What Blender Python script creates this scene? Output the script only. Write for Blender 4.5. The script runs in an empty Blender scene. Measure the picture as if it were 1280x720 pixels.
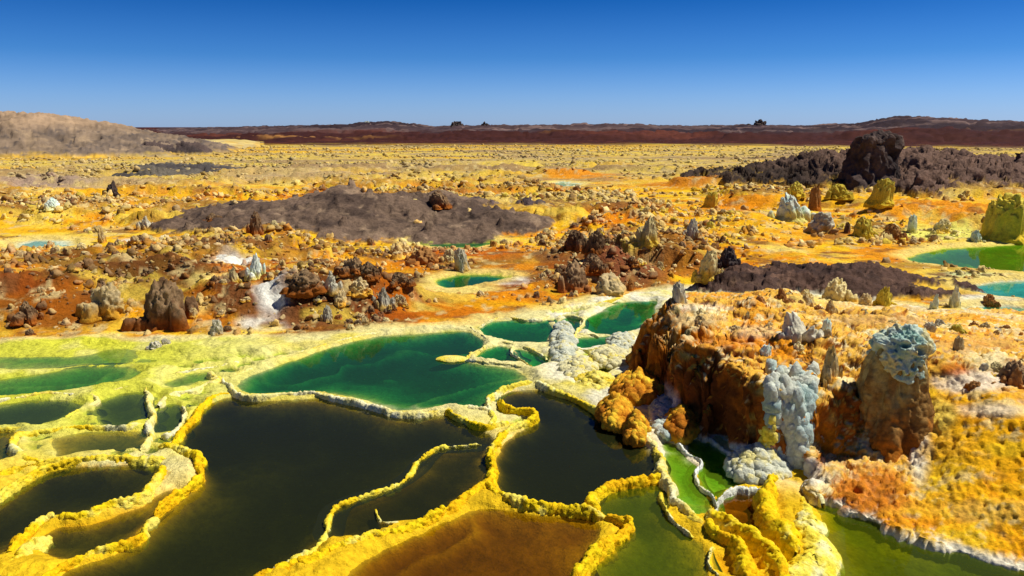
import bpy, math, random
import numpy as np
from mathutils import Vector

# ------------------------------------------------------------------ camera
sc = bpy.context.scene
H_CAM = 3.0
FPX = 1005.0                      # focal length in pixels of the 1280 x 720 photograph
PITCH = math.radians(11.36)
cam_d = bpy.data.cameras.new('camera'); cam = bpy.data.objects.new('camera', cam_d)
sc.collection.objects.link(cam)
cam.location = (0, 0, H_CAM)
cam.rotation_euler = (math.radians(90) - PITCH, 0, 0)
cam_d.sensor_width = 36.0
cam_d.lens = 36.0 * FPX / 1280.0
cam_d.clip_start = 0.05; cam_d.clip_end = 9000
sc.camera = cam

# ------------------------------------------------------------------ sky and sun
SUN = Vector((0.60, 0.12, 0.94)).normalized()      # direction towards the sun
SUN_EL = math.asin(SUN.z); SUN_ROT = math.atan2(SUN.x, SUN.y)
world = bpy.data.worlds.new('World'); sc.world = world; world.use_nodes = True
wn = world.node_tree; wn.nodes.clear()
w_out = wn.nodes.new('ShaderNodeOutputWorld'); w_bg = wn.nodes.new('ShaderNodeBackground')
w_sky = wn.nodes.new('ShaderNodeTexSky'); w_sky.sky_type = 'NISHITA'; w_sky.sun_disc = False
w_sky.sun_elevation = SUN_EL; w_sky.sun_rotation = SUN_ROT
w_sky.air_density = 1.0; w_sky.dust_density = 0.3; w_sky.ozone_density = 3.0
w_tc = wn.nodes.new('ShaderNodeTexCoord'); w_sep = wn.nodes.new('ShaderNodeSeparateXYZ')
w_ramp = wn.nodes.new('ShaderNodeValToRGB'); w_mul = wn.nodes.new('ShaderNodeMix')
w_mul.data_type = 'RGBA'; w_mul.blend_type = 'MULTIPLY'; w_mul.inputs[0].default_value = 1.0
wn.links.new(w_tc.outputs['Generated'], w_sep.inputs[0])
wn.links.new(w_sep.outputs['Z'], w_ramp.inputs[0])
# clear dry desert air: pale at the horizon, quickly deep blue and staying so to the zenith
el = w_ramp.color_ramp.elements
el[0].position = 0.0; el[0].color = (0.60, 0.90, 1.75, 1)
el[1].position = 0.15; el[1].color = (0.030, 0.28, 0.78, 1)
for p_, c_ in ((0.035, (0.43, 0.74, 1.50, 1)), (0.08, (0.17, 0.49, 1.12, 1)), (0.45, (0.03, 0.17, 0.46, 1)), (1.0, (0.025, 0.13, 0.36, 1))):
    e_ = el.new(p_); e_.color = c_
wn.links.new(w_sky.outputs[0], w_mul.inputs[6]); wn.links.new(w_ramp.outputs[0], w_mul.inputs[7])
wn.links.new(w_mul.outputs[2], w_bg.inputs[0]); w_bg.inputs[1].default_value = 0.075
wn.links.new(w_bg.outputs[0], w_out.inputs[0])
sun_d = bpy.data.lights.new('sun', 'SUN'); sun_d.energy = 4.6; sun_d.angle = math.radians(0.53)
sun_d.color = (1.0, 0.95, 0.86)
sun = bpy.data.objects.new('sun', sun_d); sc.collection.objects.link(sun)
sun.rotation_euler = SUN.to_track_quat('Z', 'Y').to_euler(); sun.location = (20, 10, 30)

sc.view_settings.view_transform = 'Standard'; sc.view_settings.look = 'None'
sc.view_settings.exposure = 0.30; sc.view_settings.gamma = 1.0
sc.view_settings.use_curve_mapping = False
sc.cycles.use_denoising = True
sc.cycles.use_adaptive_sampling = True; sc.cycles.adaptive_threshold = 0.015
sc.cycles.max_bounces = 6; sc.cycles.diffuse_bounces = 3; sc.cycles.transparent_max_bounces = 8

# ------------------------------------------------------------------ numeric helpers
rnd = random.Random(7)
SP, CP = math.sin(PITCH), math.cos(PITCH)
def W(u, v, z=0.0):
    """photograph pixel -> place on the level plane z"""
    xc = (u - 640.0) / FPX; yc = (360.0 - v) / FPX
    t = (H_CAM - z) / max(SP - yc * CP, 1e-4)
    return (xc * t, (CP + yc * SP) * t)
def PIX(x, y, z=0.0):
    dz = z - H_CAM
    dep = y * CP - dz * SP; up = y * SP + dz * CP
    dep = np.maximum(dep, 1e-3)
    return 640.0 + FPX * x / dep, 360.0 - FPX * up / dep
def WL(pts, z=0.0):
    return np.array([W(p[0], p[1], p[2] if len(p) > 2 else z) for p in pts])

def _h(ix, iy, iz, s):
    n = (ix.astype(np.int64) * 73856093) ^ (iy.astype(np.int64) * 19349663) ^ (iz.astype(np.int64) * 83492791) ^ (int(s) * 2654435761 % 2147483647)
    n = n & 0x7fffffff
    n = (n ^ (n >> 13)) * 1274126177 & 0x7fffffff
    n = (n ^ (n >> 16)) * 1103515245 & 0x7fffffff
    n = n ^ (n >> 11)
    return (n & 0xffffff) / float(0xffffff)
def n2(x, y, s=0):
    ix = np.floor(x); iy = np.floor(y); fx = x - ix; fy = y - iy
    fx = fx * fx * (3 - 2 * fx); fy = fy * fy * (3 - 2 * fy)
    z = np.zeros_like(ix)
    a = _h(ix, iy, z, s); b = _h(ix + 1, iy, z, s); c = _h(ix, iy + 1, z, s); d = _h(ix + 1, iy + 1, z, s)
    return (a + (b - a) * fx) * (1 - fy) + (c + (d - c) * fx) * fy
def fbm(x, y, s=0, o=4, g=0.5):
    t = 0; a = 1.0; w = 0
    for k in range(o):
        t = t + a * (n2(x, y, s + k * 17) * 2 - 1); w += a; a *= g
        x, y = x * 1.9 + y * 0.6 + 3.1, y * 1.9 - x * 0.6 + 7.7
    return t / w
def n3(x, y, z, s=0):
    ix = np.floor(x); iy = np.floor(y); iz = np.floor(z); fx = x - ix; fy = y - iy; fz = z - iz
    fx = fx * fx * (3 - 2 * fx); fy = fy * fy * (3 - 2 * fy); fz = fz * fz * (3 - 2 * fz)
    r = 0
    for dx in (0, 1):
        for dy in (0, 1):
            for dz in (0, 1):
                w = (fx if dx else 1 - fx) * (fy if dy else 1 - fy) * (fz if dz else 1 - fz)
                r = r + w * _h(ix + dx, iy + dy, iz + dz, s)
    return r
def fbm3(P, f, s=0, o=3, g=0.5):
    t = 0; a = 1.0; w = 0; x, y, z = P[:, 0] * f, P[:, 1] * f, P[:, 2] * f
    for k in range(o):
        t = t + a * (n3(x, y, z, s + k * 13) * 2 - 1); w += a; a *= g
        x, y, z = x * 2.03 + 1.7, y * 2.03 + 5.2, z * 2.03 + 9.1
    return t / w
def worley(P, f, s=0, ids=False):
    """F1, F2 distances (in cells) of 3-D points, and a random number of the nearest cell"""
    q = P * f; c = np.floor(q); f1 = np.full(len(P), 9.0); f2 = f1.copy(); idn = np.zeros(len(P))
    for dx in (-1, 0, 1):
        for dy in (-1, 0, 1):
            for dz in (-1, 0, 1):
                cx, cy, cz = c[:, 0] + dx, c[:, 1] + dy, c[:, 2] + dz
                d = (cx + _h(cx, cy, cz, s) - q[:, 0]) ** 2 + (cy + _h(cx, cy, cz, s + 1) - q[:, 1]) ** 2 + (cz + _h(cx, cy, cz, s + 2) - q[:, 2]) ** 2
                m = d < f1
                f2 = np.where(m, f1, np.minimum(f2, d)); f1 = np.where(m, d, f1)
                if ids: idn = np.where(m, _h(cx, cy, cz, s + 5), idn)
    if ids: return np.sqrt(f1), np.sqrt(f2), idn
    return np.sqrt(f1), np.sqrt(f2)
def sst(a, b, x):
    t = np.clip((x - a) / (b - a), 0, 1); return t * t * (3 - 2 * t)
def nodule(P, f, s=0):
    """rounded knobs, 0..1"""
    d, _ = worley(P, f, s); return np.sqrt(np.clip(1 - (d / 0.85) ** 2, 0, 1))
def nodule2(x, y, f, s=0):
    qx, qy = x * f, y * f; cx0, cy0 = np.floor(qx), np.floor(qy); f1 = np.full(x.shape, 9.0); z0 = np.zeros_like(cx0)
    for dx in (-1, 0, 1):
        for dy in (-1, 0, 1):
            cx, cy = cx0 + dx, cy0 + dy
            f1 = np.minimum(f1, (cx + _h(cx, cy, z0, s) - qx) ** 2 + (cy + _h(cx, cy, z0, s + 1) - qy) ** 2)
    return np.sqrt(np.clip(1 - f1 / 0.7, 0, 1))
def polydist(x, y, poly):
    """signed distance to a polygon, positive inside"""
    n = len(poly); d = np.full(x.shape, 1e9); ins = np.zeros(x.shape, bool)
    for i in range(n):
        ax, ay = poly[i]; bx, by = poly[(i + 1) % n]
        ex, ey = bx - ax, by - ay
        t = np.clip(((x - ax) * ex + (y - ay) * ey) / (ex * ex + ey * ey + 1e-12), 0, 1)
        d = np.minimum(d, (x - ax - t * ex) ** 2 + (y - ay - t * ey) ** 2)
        cnd = ((ay > y) != (by > y))
        with np.errstate(divide='ignore', invalid='ignore'):
            xi = (bx - ax) * (y - ay) / (by - ay) + ax
        ins ^= cnd & (x < xi)
    d = np.sqrt(d)
    return np.where(ins, d, -d)
def linedist(x, y, pts):
    d = np.full(x.shape, 1e9)
    for i in range(len(pts) - 1):
        ax, ay = pts[i]; bx, by = pts[i + 1]; ex, ey = bx - ax, by - ay
        t = np.clip(((x - ax) * ex + (y - ay) * ey) / (ex * ex + ey * ey + 1e-12), 0, 1)
        d = np.minimum(d, (x - ax - t * ex) ** 2 + (y - ay - t * ey) ** 2)
    return np.sqrt(d)
def smooth_line(P, n=10, closed=False):
    P = np.asarray(P, float); m = len(P); out = []
    for i in range(m if closed else m - 1):
        if closed: p0, p1, p2, p3 = P[i - 1], P[i], P[(i + 1) % m], P[(i + 2) % m]
        else: p0, p1, p2, p3 = P[max(i - 1, 0)], P[i], P[i + 1], P[min(i + 2, m - 1)]
        for k in range(n):
            t = k / n
            out.append(0.5 * ((2 * p1) + (-p0 + p2) * t + (2 * p0 - 5 * p1 + 4 * p2 - p3) * t * t + (-p0 + 3 * p1 - 3 * p2 + p3) * t ** 3))
    if not closed: out.append(P[-1])
    return np.array(out)
def lerp(a, b, t):
    a = np.asarray(a, float); b = np.asarray(b, float)
    return a + (b - a) * np.asarray(t)[..., None]

# mineral colours (albedo)
PALEY = (0.80, 0.62, 0.17); YEL = (0.82, 0.52, 0.015); ORA = (0.74, 0.26, 0.006); DORA = (0.50, 0.11, 0.004)
RUST = (0.24, 0.045, 0.006); DBRN = (0.055, 0.02, 0.010); WHI = (0.82, 0.80, 0.68); MINT = (0.52, 0.66, 0.54)
TAN = (0.48, 0.34, 0.17); PURP = (0.135, 0.088, 0.078); LAVA = (0.030, 0.022, 0.020); CREAM = (0.78, 0.70, 0.30)
GREY = (0.40, 0.36, 0.29); LIME = (0.48, 0.54, 0.05); GOLD = (0.80, 0.42, 0.008); BLUW = (0.52, 0.60, 0.60)

# ------------------------------------------------------------------ materials
def mineral(name, scale=20.0, bump=0.4, amt=0.35, rough=0.85, dist=0.02, scale2=None, spec=0.04, rand=0.0):
    m = bpy.data.materials.new(name); m.use_nodes = True; nt = m.node_tree; N = nt.nodes; Lk = nt.links
    b = N['Principled BSDF']; b.inputs['Roughness'].default_value = rough; b.inputs['Specular IOR Level'].default_value = spec
    at = N.new('ShaderNodeAttribute'); at.attribute_name = 'Col'
    geo = N.new('ShaderNodeNewGeometry')
    no = N.new('ShaderNodeTexNoise'); no.inputs['Scale'].default_value = scale; no.inputs['Detail'].default_value = 6; no.inputs['Roughness'].default_value = 0.68
    n_b = N.new('ShaderNodeTexNoise'); n_b.inputs['Scale'].default_value = scale2 or scale * 0.18; n_b.inputs['Detail'].default_value = 4
    for q in (no, n_b): Lk.new(geo.outputs['Position'], q.inputs['Vector'])
    mr = N.new('ShaderNodeMapRange'); mr.inputs[1].default_value = 0.28; mr.inputs[2].default_value = 0.72
    mr.inputs[3].default_value = 1 - amt; mr.inputs[4].default_value = 1 + amt * 0.7
    Lk.new(no.outputs[0], mr.inputs[0])
    mr2 = N.new('ShaderNodeMapRange'); mr2.inputs[1].default_value = 0.3; mr2.inputs[2].default_value = 0.7
    mr2.inputs[3].default_value = 1 - amt * 0.5; mr2.inputs[4].default_value = 1 + amt * 0.35
    Lk.new(n_b.outputs[0], mr2.inputs[0])
    ml = N.new('ShaderNodeMath'); ml.operation = 'MULTIPLY'; Lk.new(mr.outputs[0], ml.inputs[0]); Lk.new(mr2.outputs[0], ml.inputs[1])
    last = ml.outputs[0]
    if rand:
        oi = N.new('ShaderNodeObjectInfo'); m3 = N.new('ShaderNodeMapRange'); m3.inputs[3].default_value = 1 - rand; m3.inputs[4].default_value = 1 + rand
        Lk.new(oi.outputs['Random'], m3.inputs[0]); m4 = N.new('ShaderNodeMath'); m4.operation = 'MULTIPLY'
        Lk.new(last, m4.inputs[0]); Lk.new(m3.outputs[0], m4.inputs[1]); last = m4.outputs[0]
    vm = N.new('ShaderNodeVectorMath'); vm.operation = 'SCALE'; Lk.new(at.outputs['Color'], vm.inputs[0]); Lk.new(last, vm.inputs['Scale'])
    cl = N.new('ShaderNodeVectorMath'); cl.operation = 'MINIMUM'; cl.inputs[1].default_value = (0.88, 0.88, 0.88); Lk.new(vm.outputs[0], cl.inputs[0])
    Lk.new(cl.outputs[0], b.inputs['Base Color'])
    bp = N.new('ShaderNodeBump'); bp.inputs['Strength'].default_value = bump; bp.inputs['Distance'].default_value = dist
    vo = N.new('ShaderNodeTexVoronoi'); vo.inputs['Scale'].default_value = scale * 0.55; Lk.new(geo.outputs['Position'], vo.inputs['Vector'])
    h1 = N.new('ShaderNodeMath'); h1.operation = 'MULTIPLY_ADD'; h1.inputs[1].default_value = -0.6; Lk.new(vo.outputs['Distance'], h1.inputs[0]); Lk.new(no.outputs[0], h1.inputs[2])
    h2 = N.new('ShaderNodeMath'); h2.operation = 'MULTIPLY_ADD'; h2.inputs[1].default_value = 2.0; Lk.new(n_b.outputs[0], h2.inputs[0]); Lk.new(h1.outputs[0], h2.inputs[2])
    Lk.new(h2.outputs[0], bp.inputs['Height']); Lk.new(bp.outputs[0], b.inputs['Normal'])
    return m
M_GROUND = mineral('ground_crust', 16, 0.8, 0.34, dist=0.05)
M_RIM = mineral('rim_crust', 55, 0.9, 0.25, rough=0.75, dist=0.012, spec=0.08)
M_MOUND = mineral('mound_crust', 34, 0.6, 0.36, dist=0.022)
M_KNOB = mineral('knob_crust', 22, 0.6, 0.35, dist=0.02, rand=0.22)
M_LAVA = mineral('lava_crust', 9, 0.8, 0.45, rough=0.9, dist=0.06, spec=0.1)
M_FAR = mineral('far_ground', 0.6, 0.3, 0.3, dist=0.2)

def water_mat(name, sig, turb, gl=0.45):
    """clear brine over a mineral bed: absorption per metre decides the colour with depth"""
    m = bpy.data.materials.new(name); m.use_nodes = True; nt = m.node_tree; N = nt.nodes; Lk = nt.links
    N.remove(N['Principled BSDF']); out = N['Material Output']
    tr = N.new('ShaderNodeBsdfTransparent'); tr.inputs[0].default_value = (1, 1, 1, 1)
    df = N.new('ShaderNodeBsdfDiffuse'); df.inputs[0].default_value = (*turb, 1)       # fine suspended salts
    tm = N.new('ShaderNodeMixShader'); tm.inputs[0].default_value = 0.3; Lk.new(tr.outputs[0], tm.inputs[1]); Lk.new(df.outputs[0], tm.inputs[2])
    g = N.new('ShaderNodeBsdfGlossy'); g.inputs['Roughness'].default_value = 0.03; g.inputs[0].default_value = (1, 1, 1, 1)
    fr = N.new('ShaderNodeFresnel'); fr.inputs[0].default_value = 1.33
    mu = N.new('ShaderNodeMath'); mu.operation = 'MULTIPLY'; mu.inputs[1].default_value = gl; Lk.new(fr.outputs[0], mu.inputs[0])
    mx = N.new('ShaderNodeMixShader'); Lk.new(mu.outputs[0], mx.inputs[0]); Lk.new(tm.outputs[0], mx.inputs[1]); Lk.new(g.outputs[0], mx.inputs[2])
    geo = N.new('ShaderNodeNewGeometry')
    no = N.new('ShaderNodeTexNoise'); no.inputs['Scale'].default_value = 7; no.inputs['Detail'].default_value = 3; Lk.new(geo.outputs['Position'], no.inputs['Vector'])
    bp = N.new('ShaderNodeBump'); bp.inputs['Strength'].default_value = 0.06; bp.inputs['Distance'].default_value = 0.01
    Lk.new(no.outputs[0], bp.inputs['Height']); Lk.new(bp.outputs[0], g.inputs['Normal'])
    Lk.new(mx.outputs[0], out.inputs['Surface'])
    va = N.new('ShaderNodeVolumeAbsorption'); d = max(sig) * 1.02
    va.inputs['Color'].default_value = tuple(1 - s / d for s in sig) + (1,); va.inputs['Density'].default_value = d
    Lk.new(va.outputs[0], out.inputs['Volume'])
    return m

# ------------------------------------------------------------------ object helpers
COLL = sc.collection
def mesh_obj(name, V, F, col=None, mat=None, parent=None, smooth=True):
    V = np.asarray(V, np.float32); me = bpy.data.meshes.new(name)
    F = np.asarray(F, np.int32); k = F.shape[1]
    me.vertices.add(len(V)); me.vertices.foreach_set('co', V.ravel())
    me.loops.add(F.size); me.loops.foreach_set('vertex_index', F.ravel())
    me.polygons.add(len(F)); me.polygons.foreach_set('loop_start', np.arange(0, F.size, k, dtype=np.int32))
    me.update(calc_edges=True)
    if smooth: me.polygons.foreach_set('use_smooth', np.ones(len(F), bool))
    if col is not None:
        a = me.attributes.new('Col', 'FLOAT_COLOR', 'POINT')
        c = np.ones((len(V), 4), np.float32); c[:, :3] = np.clip(col, 0, 0.9); a.data.foreach_set('color', c.ravel())
    if mat: me.materials.append(mat)
    o = bpy.data.objects.new(name, me); COLL.objects.link(o)
    if parent: o.parent = parent
    return o
def tag(o, label=None, cat=None, group=None, kind=None):
    if label: o['label'] = label
    if cat: o['category'] = cat
    if group: o['group'] = group
    if kind: o['kind'] = kind
    return o
def empty(name, loc=(0, 0, 0)):
    o = bpy.data.objects.new(name, None); COLL.objects.link(o); o.location = loc; o.empty_display_size = 0.1; return o
def grid_faces(a, b, wrap=False):
    i = np.arange(a - 1)[:, None]; j = np.arange(b if wrap else b - 1)[None, :]; j2 = (j + 1) % b
    return np.stack([i * b + j, i * b + j2, (i + 1) * b + j2, (i + 1) * b + j], -1).reshape(-1, 4)
def grid_normals(P):
    du = np.gradient(P, axis=0); dv = np.gradient(P, axis=1)
    n = np.cross(du, dv); n /= np.linalg.norm(n, axis=-1, keepdims=True) + 1e-9
    return n * np.where(n[..., 2:3] < 0, -1, 1)

def fan(hf, ths, D0, D1, nr, over=3, base=0.35):
    """sheet seen from the camera's foot: rows of every column spread evenly over its slopes"""
    ns = nr * over if over else nr
    k = np.linspace(0, 1, ns)
    inv = 1 / D0 + (1 / D1 - 1 / D0) * k; lg = np.log(D0) + np.log(D1 / D0) * k
    D = (0.75 / inv + 0.25 * np.exp(lg)) if not over else (0.5 / inv + 0.5 * np.exp(lg))
    X = np.sin(ths)[:, None] * D[None, :]; Y = np.cos(ths)[:, None] * D[None, :]
    Z = hf(X, Y)
    if not over: return X, Y, Z
    dD = np.diff(D)[None, :]; Dm = 0.5 * (D[1:] + D[:-1])[None, :]
    met = dD / Dm * (np.minimum(H_CAM / Dm, 1.0) + base * 0.2) + np.abs(np.diff(Z, axis=1)) / Dm
    kk = 5
    mp = np.pad(met, ((kk, kk), (0, 0)), mode='edge'); met = sum(mp[i:i + len(met)] for i in range(2 * kk + 1)) / (2 * kk + 1)
    cum = np.concatenate([np.zeros((len(ths), 1)), np.cumsum(met, 1)], 1)
    R = np.empty((len(ths), nr))
    for i in range(len(ths)):
        R[i] = np.interp(np.linspace(0, cum[i, -1], nr), cum[i], D)
    X = np.sin(ths)[:, None] * R; Y = np.cos(ths)[:, None] * R
    return X, Y, hf(X, Y)

# ------------------------------------------------------------------ pools (outlines on the ground)
# name: (outline pixels, greatest depth, shelf width, absorption r g b, bed colour)
DARKW = (4.3, 3.5, 7.0); GREENW = (5.5, 1.75, 1.15); LIMEW = (3.2, 0.9, 4.0); BROWNW = (2.0, 2.7, 9.0); OLIVW = (3.4, 2.5, 9.0)
EMERW = (7.5, 1.35, 1.7); LEFTW = (3.3, 1.15, 1.7); LDARK = (3.4, 2.9, 4.2); TURQ = (2.8, 0.6, 0.75)
POOLS = [
 ('dark', [(288,501),(330,504),(400,501),(450,509),(500,525),(552,523),(575,536),(600,546),(606,551),(600,556),(548,560),(528,572),(515,587),(490,604),(450,619),(422,631),(410,648),(404,670),(385,688),(345,703),(300,722),(280,745),(80,745),(100,716),(165,692),(194,670),(217,645),(247,620),(264,600),(260,580),(242,560),(234,546),(247,526),(262,509)], .34, .22, DARKW, GOLD),
 ('dark', [(598,562),(552,565),(535,577),(522,594),(492,613),(457,623),(427,636),(420,650),(417,667),(440,667),(470,657),(500,647),(540,634),(568,617),(590,606),(602,592),(597,578)], .26, .24, (5.0, 4.4, 9.0), GOLD),
 ('dark', [(628,500),(645,491),(672,489),(705,503),(735,518),(765,537),(793,558),(812,574),(817,589),(795,594),(765,601),(742,612),(730,627),(700,627),(670,624),(645,614),(632,600),(636,580),(640,560),(650,546),(672,535),(682,522),(660,511)], .34, .2, (4.8, 4.0, 6.0), GOLD),
 ('brown', [(598,642),(625,642),(660,648),(700,653),(737,660),(738,674),(716,700),(700,745),(420,745),(470,706),(520,682),(560,658)], .28, .3, BROWNW, GOLD),
 ('olive', [(760,627),(790,613),(816,608),(824,622),(818,642),(836,662),(858,678),(868,697),(874,745),(742,745),(755,706),(788,673),(795,655),(775,643)], .30, .2, OLIVW, YEL),
 ('lime', [(862,553),(885,556),(905,570),(930,590),(942,605),(920,602),(900,610),(892,618),(881,606),(879,592),(886,580),(869,566)], .16, .12, LIMEW, LIME),
 ('lime', [(835,557),(843,561),(852,573),(863,581),(859,592),(863,607),(875,621),(882,633),(879,640),(868,641),(856,625),(849,605),(843,585)], .14, .10, LIMEW, LIME),
 ('brown', [(905,630),(920,620),(945,622),(952,632),(952,655),(937,667),(914,650)], .2, .12, (3.4, 4.2, 9.0), ORA),
 ('olive', [(1018,613),(1045,630),(1080,647),(1120,664),(1160,677),(1200,680),(1280,700),(1420,745),(1500,850),(1000,850),(1020,740),(1046,690),(1046,660),(1040,640),(1022,630)], .34, .26, (3.0, 2.05, 9.0), YEL),
 ('green', [(305,476),(345,459),(385,446),(435,429),(475,421),(525,417),(565,414),(585,415),(600,424),(598,433),(580,442),(582,453),(610,458),(645,462),(658,470),(655,480),(630,487),(612,497),(600,507),(560,506),(530,511),(500,509),(470,502),(440,496),(400,488),(350,489),(318,490),(302,484)], .38, .5, GREENW, LIME),
 ('green', [(604,408),(620,402),(640,401),(665,403),(682,402),(686,412),(676,428),(650,427),(625,421),(612,417)], .34, .22, EMERW, LIME),
 ('green', [(597,447),(608,437),(625,433),(635,437),(640,446),(652,452),(620,450)], .26, .18, EMERW, LIME),
 ('green', [(648,438),(668,443),(682,446),(680,456),(668,458),(655,448)], .22, .2, EMERW, LIME),
 ('green', [(728,412),(740,396),(765,383),(790,377),(816,377),(814,392),(797,408),(772,418),(745,416)], .32, .25, EMERW, LIME),
 ('green', [(712,428),(728,421),(752,421),(775,420),(755,430),(730,433)], .24, .2, EMERW, LIME),
 ('green', [(700,404),(712,398),(724,400),(720,414),(704,419)], .22, .2, EMERW, LIME),
 ('left', [(-90,488),(0,474),(50,466),(100,459),(160,457),(172,464),(152,477),(110,483),(60,487),(0,494),(-90,506)], .26, .3, LEFTW, LIME),
 ('algae', [(-90,462),(0,441),(80,433),(150,434),(215,444),(240,452),(200,456),(165,453),(100,455),(50,461),(0,468),(-90,482)], .075, .5, LEFTW, LIME),
 ('ldark', [(-90,520),(0,507),(40,501),(75,502),(93,507),(75,521),(45,528),(0,530),(-90,536)], .26, .2, LDARK, LIME),
 ('ldark', [(128,500),(150,493),(172,491),(180,505),(176,521),(150,529),(133,526)], .26, .16, LDARK, LIME),
 ('ldark', [(68,550),(100,541),(150,539),(178,541),(172,555),(140,557),(100,560),(82,565)], .2, .22, LDARK, YEL),
 ('ldark', [(200,516),(212,507),(224,512),(220,528),(206,536),(199,530)], .24, .12, LDARK, LIME),
 ('ldark', [(205,479),(235,468),(265,464),(262,473),(235,481),(213,486)], .16, .22, LEFTW, LIME),
 ('dark', [(-90,655),(0,628),(20,612),(45,598),(90,588),(140,585),(183,584),(186,596),(174,615),(150,623),(115,633),(60,640),(40,650),(25,665),(0,682),(-90,715)], .32, .2, DARKW, GOLD),
 ('dark', [(78,660),(115,654),(145,645),(180,634),(200,622),(213,616),(204,627),(181,647),(163,662),(156,676),(120,683),(92,690),(78,684),(60,670)], .28, .14, DARKW, GOLD),
 ('dark', [(-90,556),(0,542),(12,548),(10,566),(0,574),(-90,596)], .26, .14, LDARK, GOLD),
 ('far_green', [(552,350),(575,345),(605,344),(632,347),(612,352),(590,356),(568,360),(555,356)], .28, .35, EMERW, LIME),
 ('far_green', [(518,303),(550,299),(590,298),(622,303),(590,310),(560,310),(530,307)], .22, .6, (5.0, 1.6, 2.2), LIME),
 ('far_lime', [(1138,322),(1180,311),(1240,307),(1280,306),(1420,306),(1420,338),(1280,341),(1200,334),(1150,329)], .24, .5, (3.6, 1.3, 6.0), LIME),
 ('far', [(1205,361),(1250,353),(1280,351),(1420,348),(1420,374),(1280,373),(1240,369)], .22, .5, TURQ, MINT),
 ('far', [(1215,386),(1250,384),(1280,386),(1420,392),(1420,412),(1280,404),(1240,398)], .26, .35, TURQ, MINT),
 ('far', [(10,303),(45,299),(85,301),(90,308),(60,311),(20,310)], .06, .4, (3.0, 0.8, 1.6), MINT),
 ('far', [(678,231),(700,227),(728,229),(720,233),(690,234)], .10, .6, TURQ, MINT),
]
for k_, (cu, cv, ru, rv) in enumerate([(285,462,9,2.5),(306,456,8,2),(328,449,9,2),(352,442,9,2),(250,491,8,2.5),(233,497,6,2.5),(241,505,5,3),(191,498,4,3),(193,520,4,4),(193,509,3,2.5),(189,535,5,3),(100,526,8,2.5),(114,515,6,3),(118,528,6,2),(50,546,12,2.5),(40,557,9,4),(152,566,10,1.8),(187,561,8,4),(206,548,6,3),(225,541,4,4),(270,478,6,2),(375,436,8,1.8),(262,452,14,2),(300,446,12,1.8),(230,458,10,1.6),(20,590,9,3),(60,586,10,2),
        (700,389,9,2),(721,387,8,1.8),(746,382,9,1.6),(714,394,6,1.6),(690,401,5,2),(770,378,8,1.3),(750,462,7,3),(748,478,9,3),(736,442,6,3),(632,512,9,4),(648,525,8,3)]):
    pg = [(cu + ru * math.cos(a_) * (1 + .25 * math.sin(3 * a_ + k_)), cv + rv * math.sin(a_) * (1 + .25 * math.cos(2 * a_ + k_))) for a_ in [i_ * math.pi / 5 for i_ in range(10)]]
    POOLS.append(('puddle', pg, .13, .12, EMERW if cu > 600 and cv < 450 else (LDARK if cv > 490 else LEFTW), LIME))
for pg in ([(905,664),(925,676),(945,691),(956,710),(964,740),(950,745),(941,716),(929,694),(911,681)], [(954,662),(968,674),(984,690),(989,704),(981,711),(970,695),(955,680)], [(895,692),(906,690),(918,699),(925,713),(916,721),(901,713)]):
    POOLS.append(('gap', pg, .30, .10, (4.0, 4.2, 9.1), GOLD))
KD = 0.40                        # the brine is shallow and strongly coloured
POOLS = [(n_, p_, d_ * KD, w_ * (1.05 if n_ in ('dark', 'olive', 'brown', 'ldark') else 0.85), tuple(q / KD for q in g_), c_) for n_, p_, d_, w_, g_, c_ in POOLS]
POOLW = [WL(p[1]) for p in POOLS]
WATER_Z = 0.0
_memo = {}
def memo(fn):
    def g(x, y):
        if x.size < 20000: return fn(x, y)
        k = (fn.__name__, x.size, float(x.flat[0]), float(x.flat[-1]), float(y.flat[x.size // 2]), float(x.flat[x.size // 3]))
        if k not in _memo:
            if len(_memo) > 6: _memo.clear()
            _memo[k] = fn(x, y)
        r = _memo[k]
        if isinstance(r, tuple): return tuple(q.reshape(x.shape + q.shape[r[0].ndim:]).copy() for q in r)
        return r.reshape(x.shape).copy()
    return g
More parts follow.
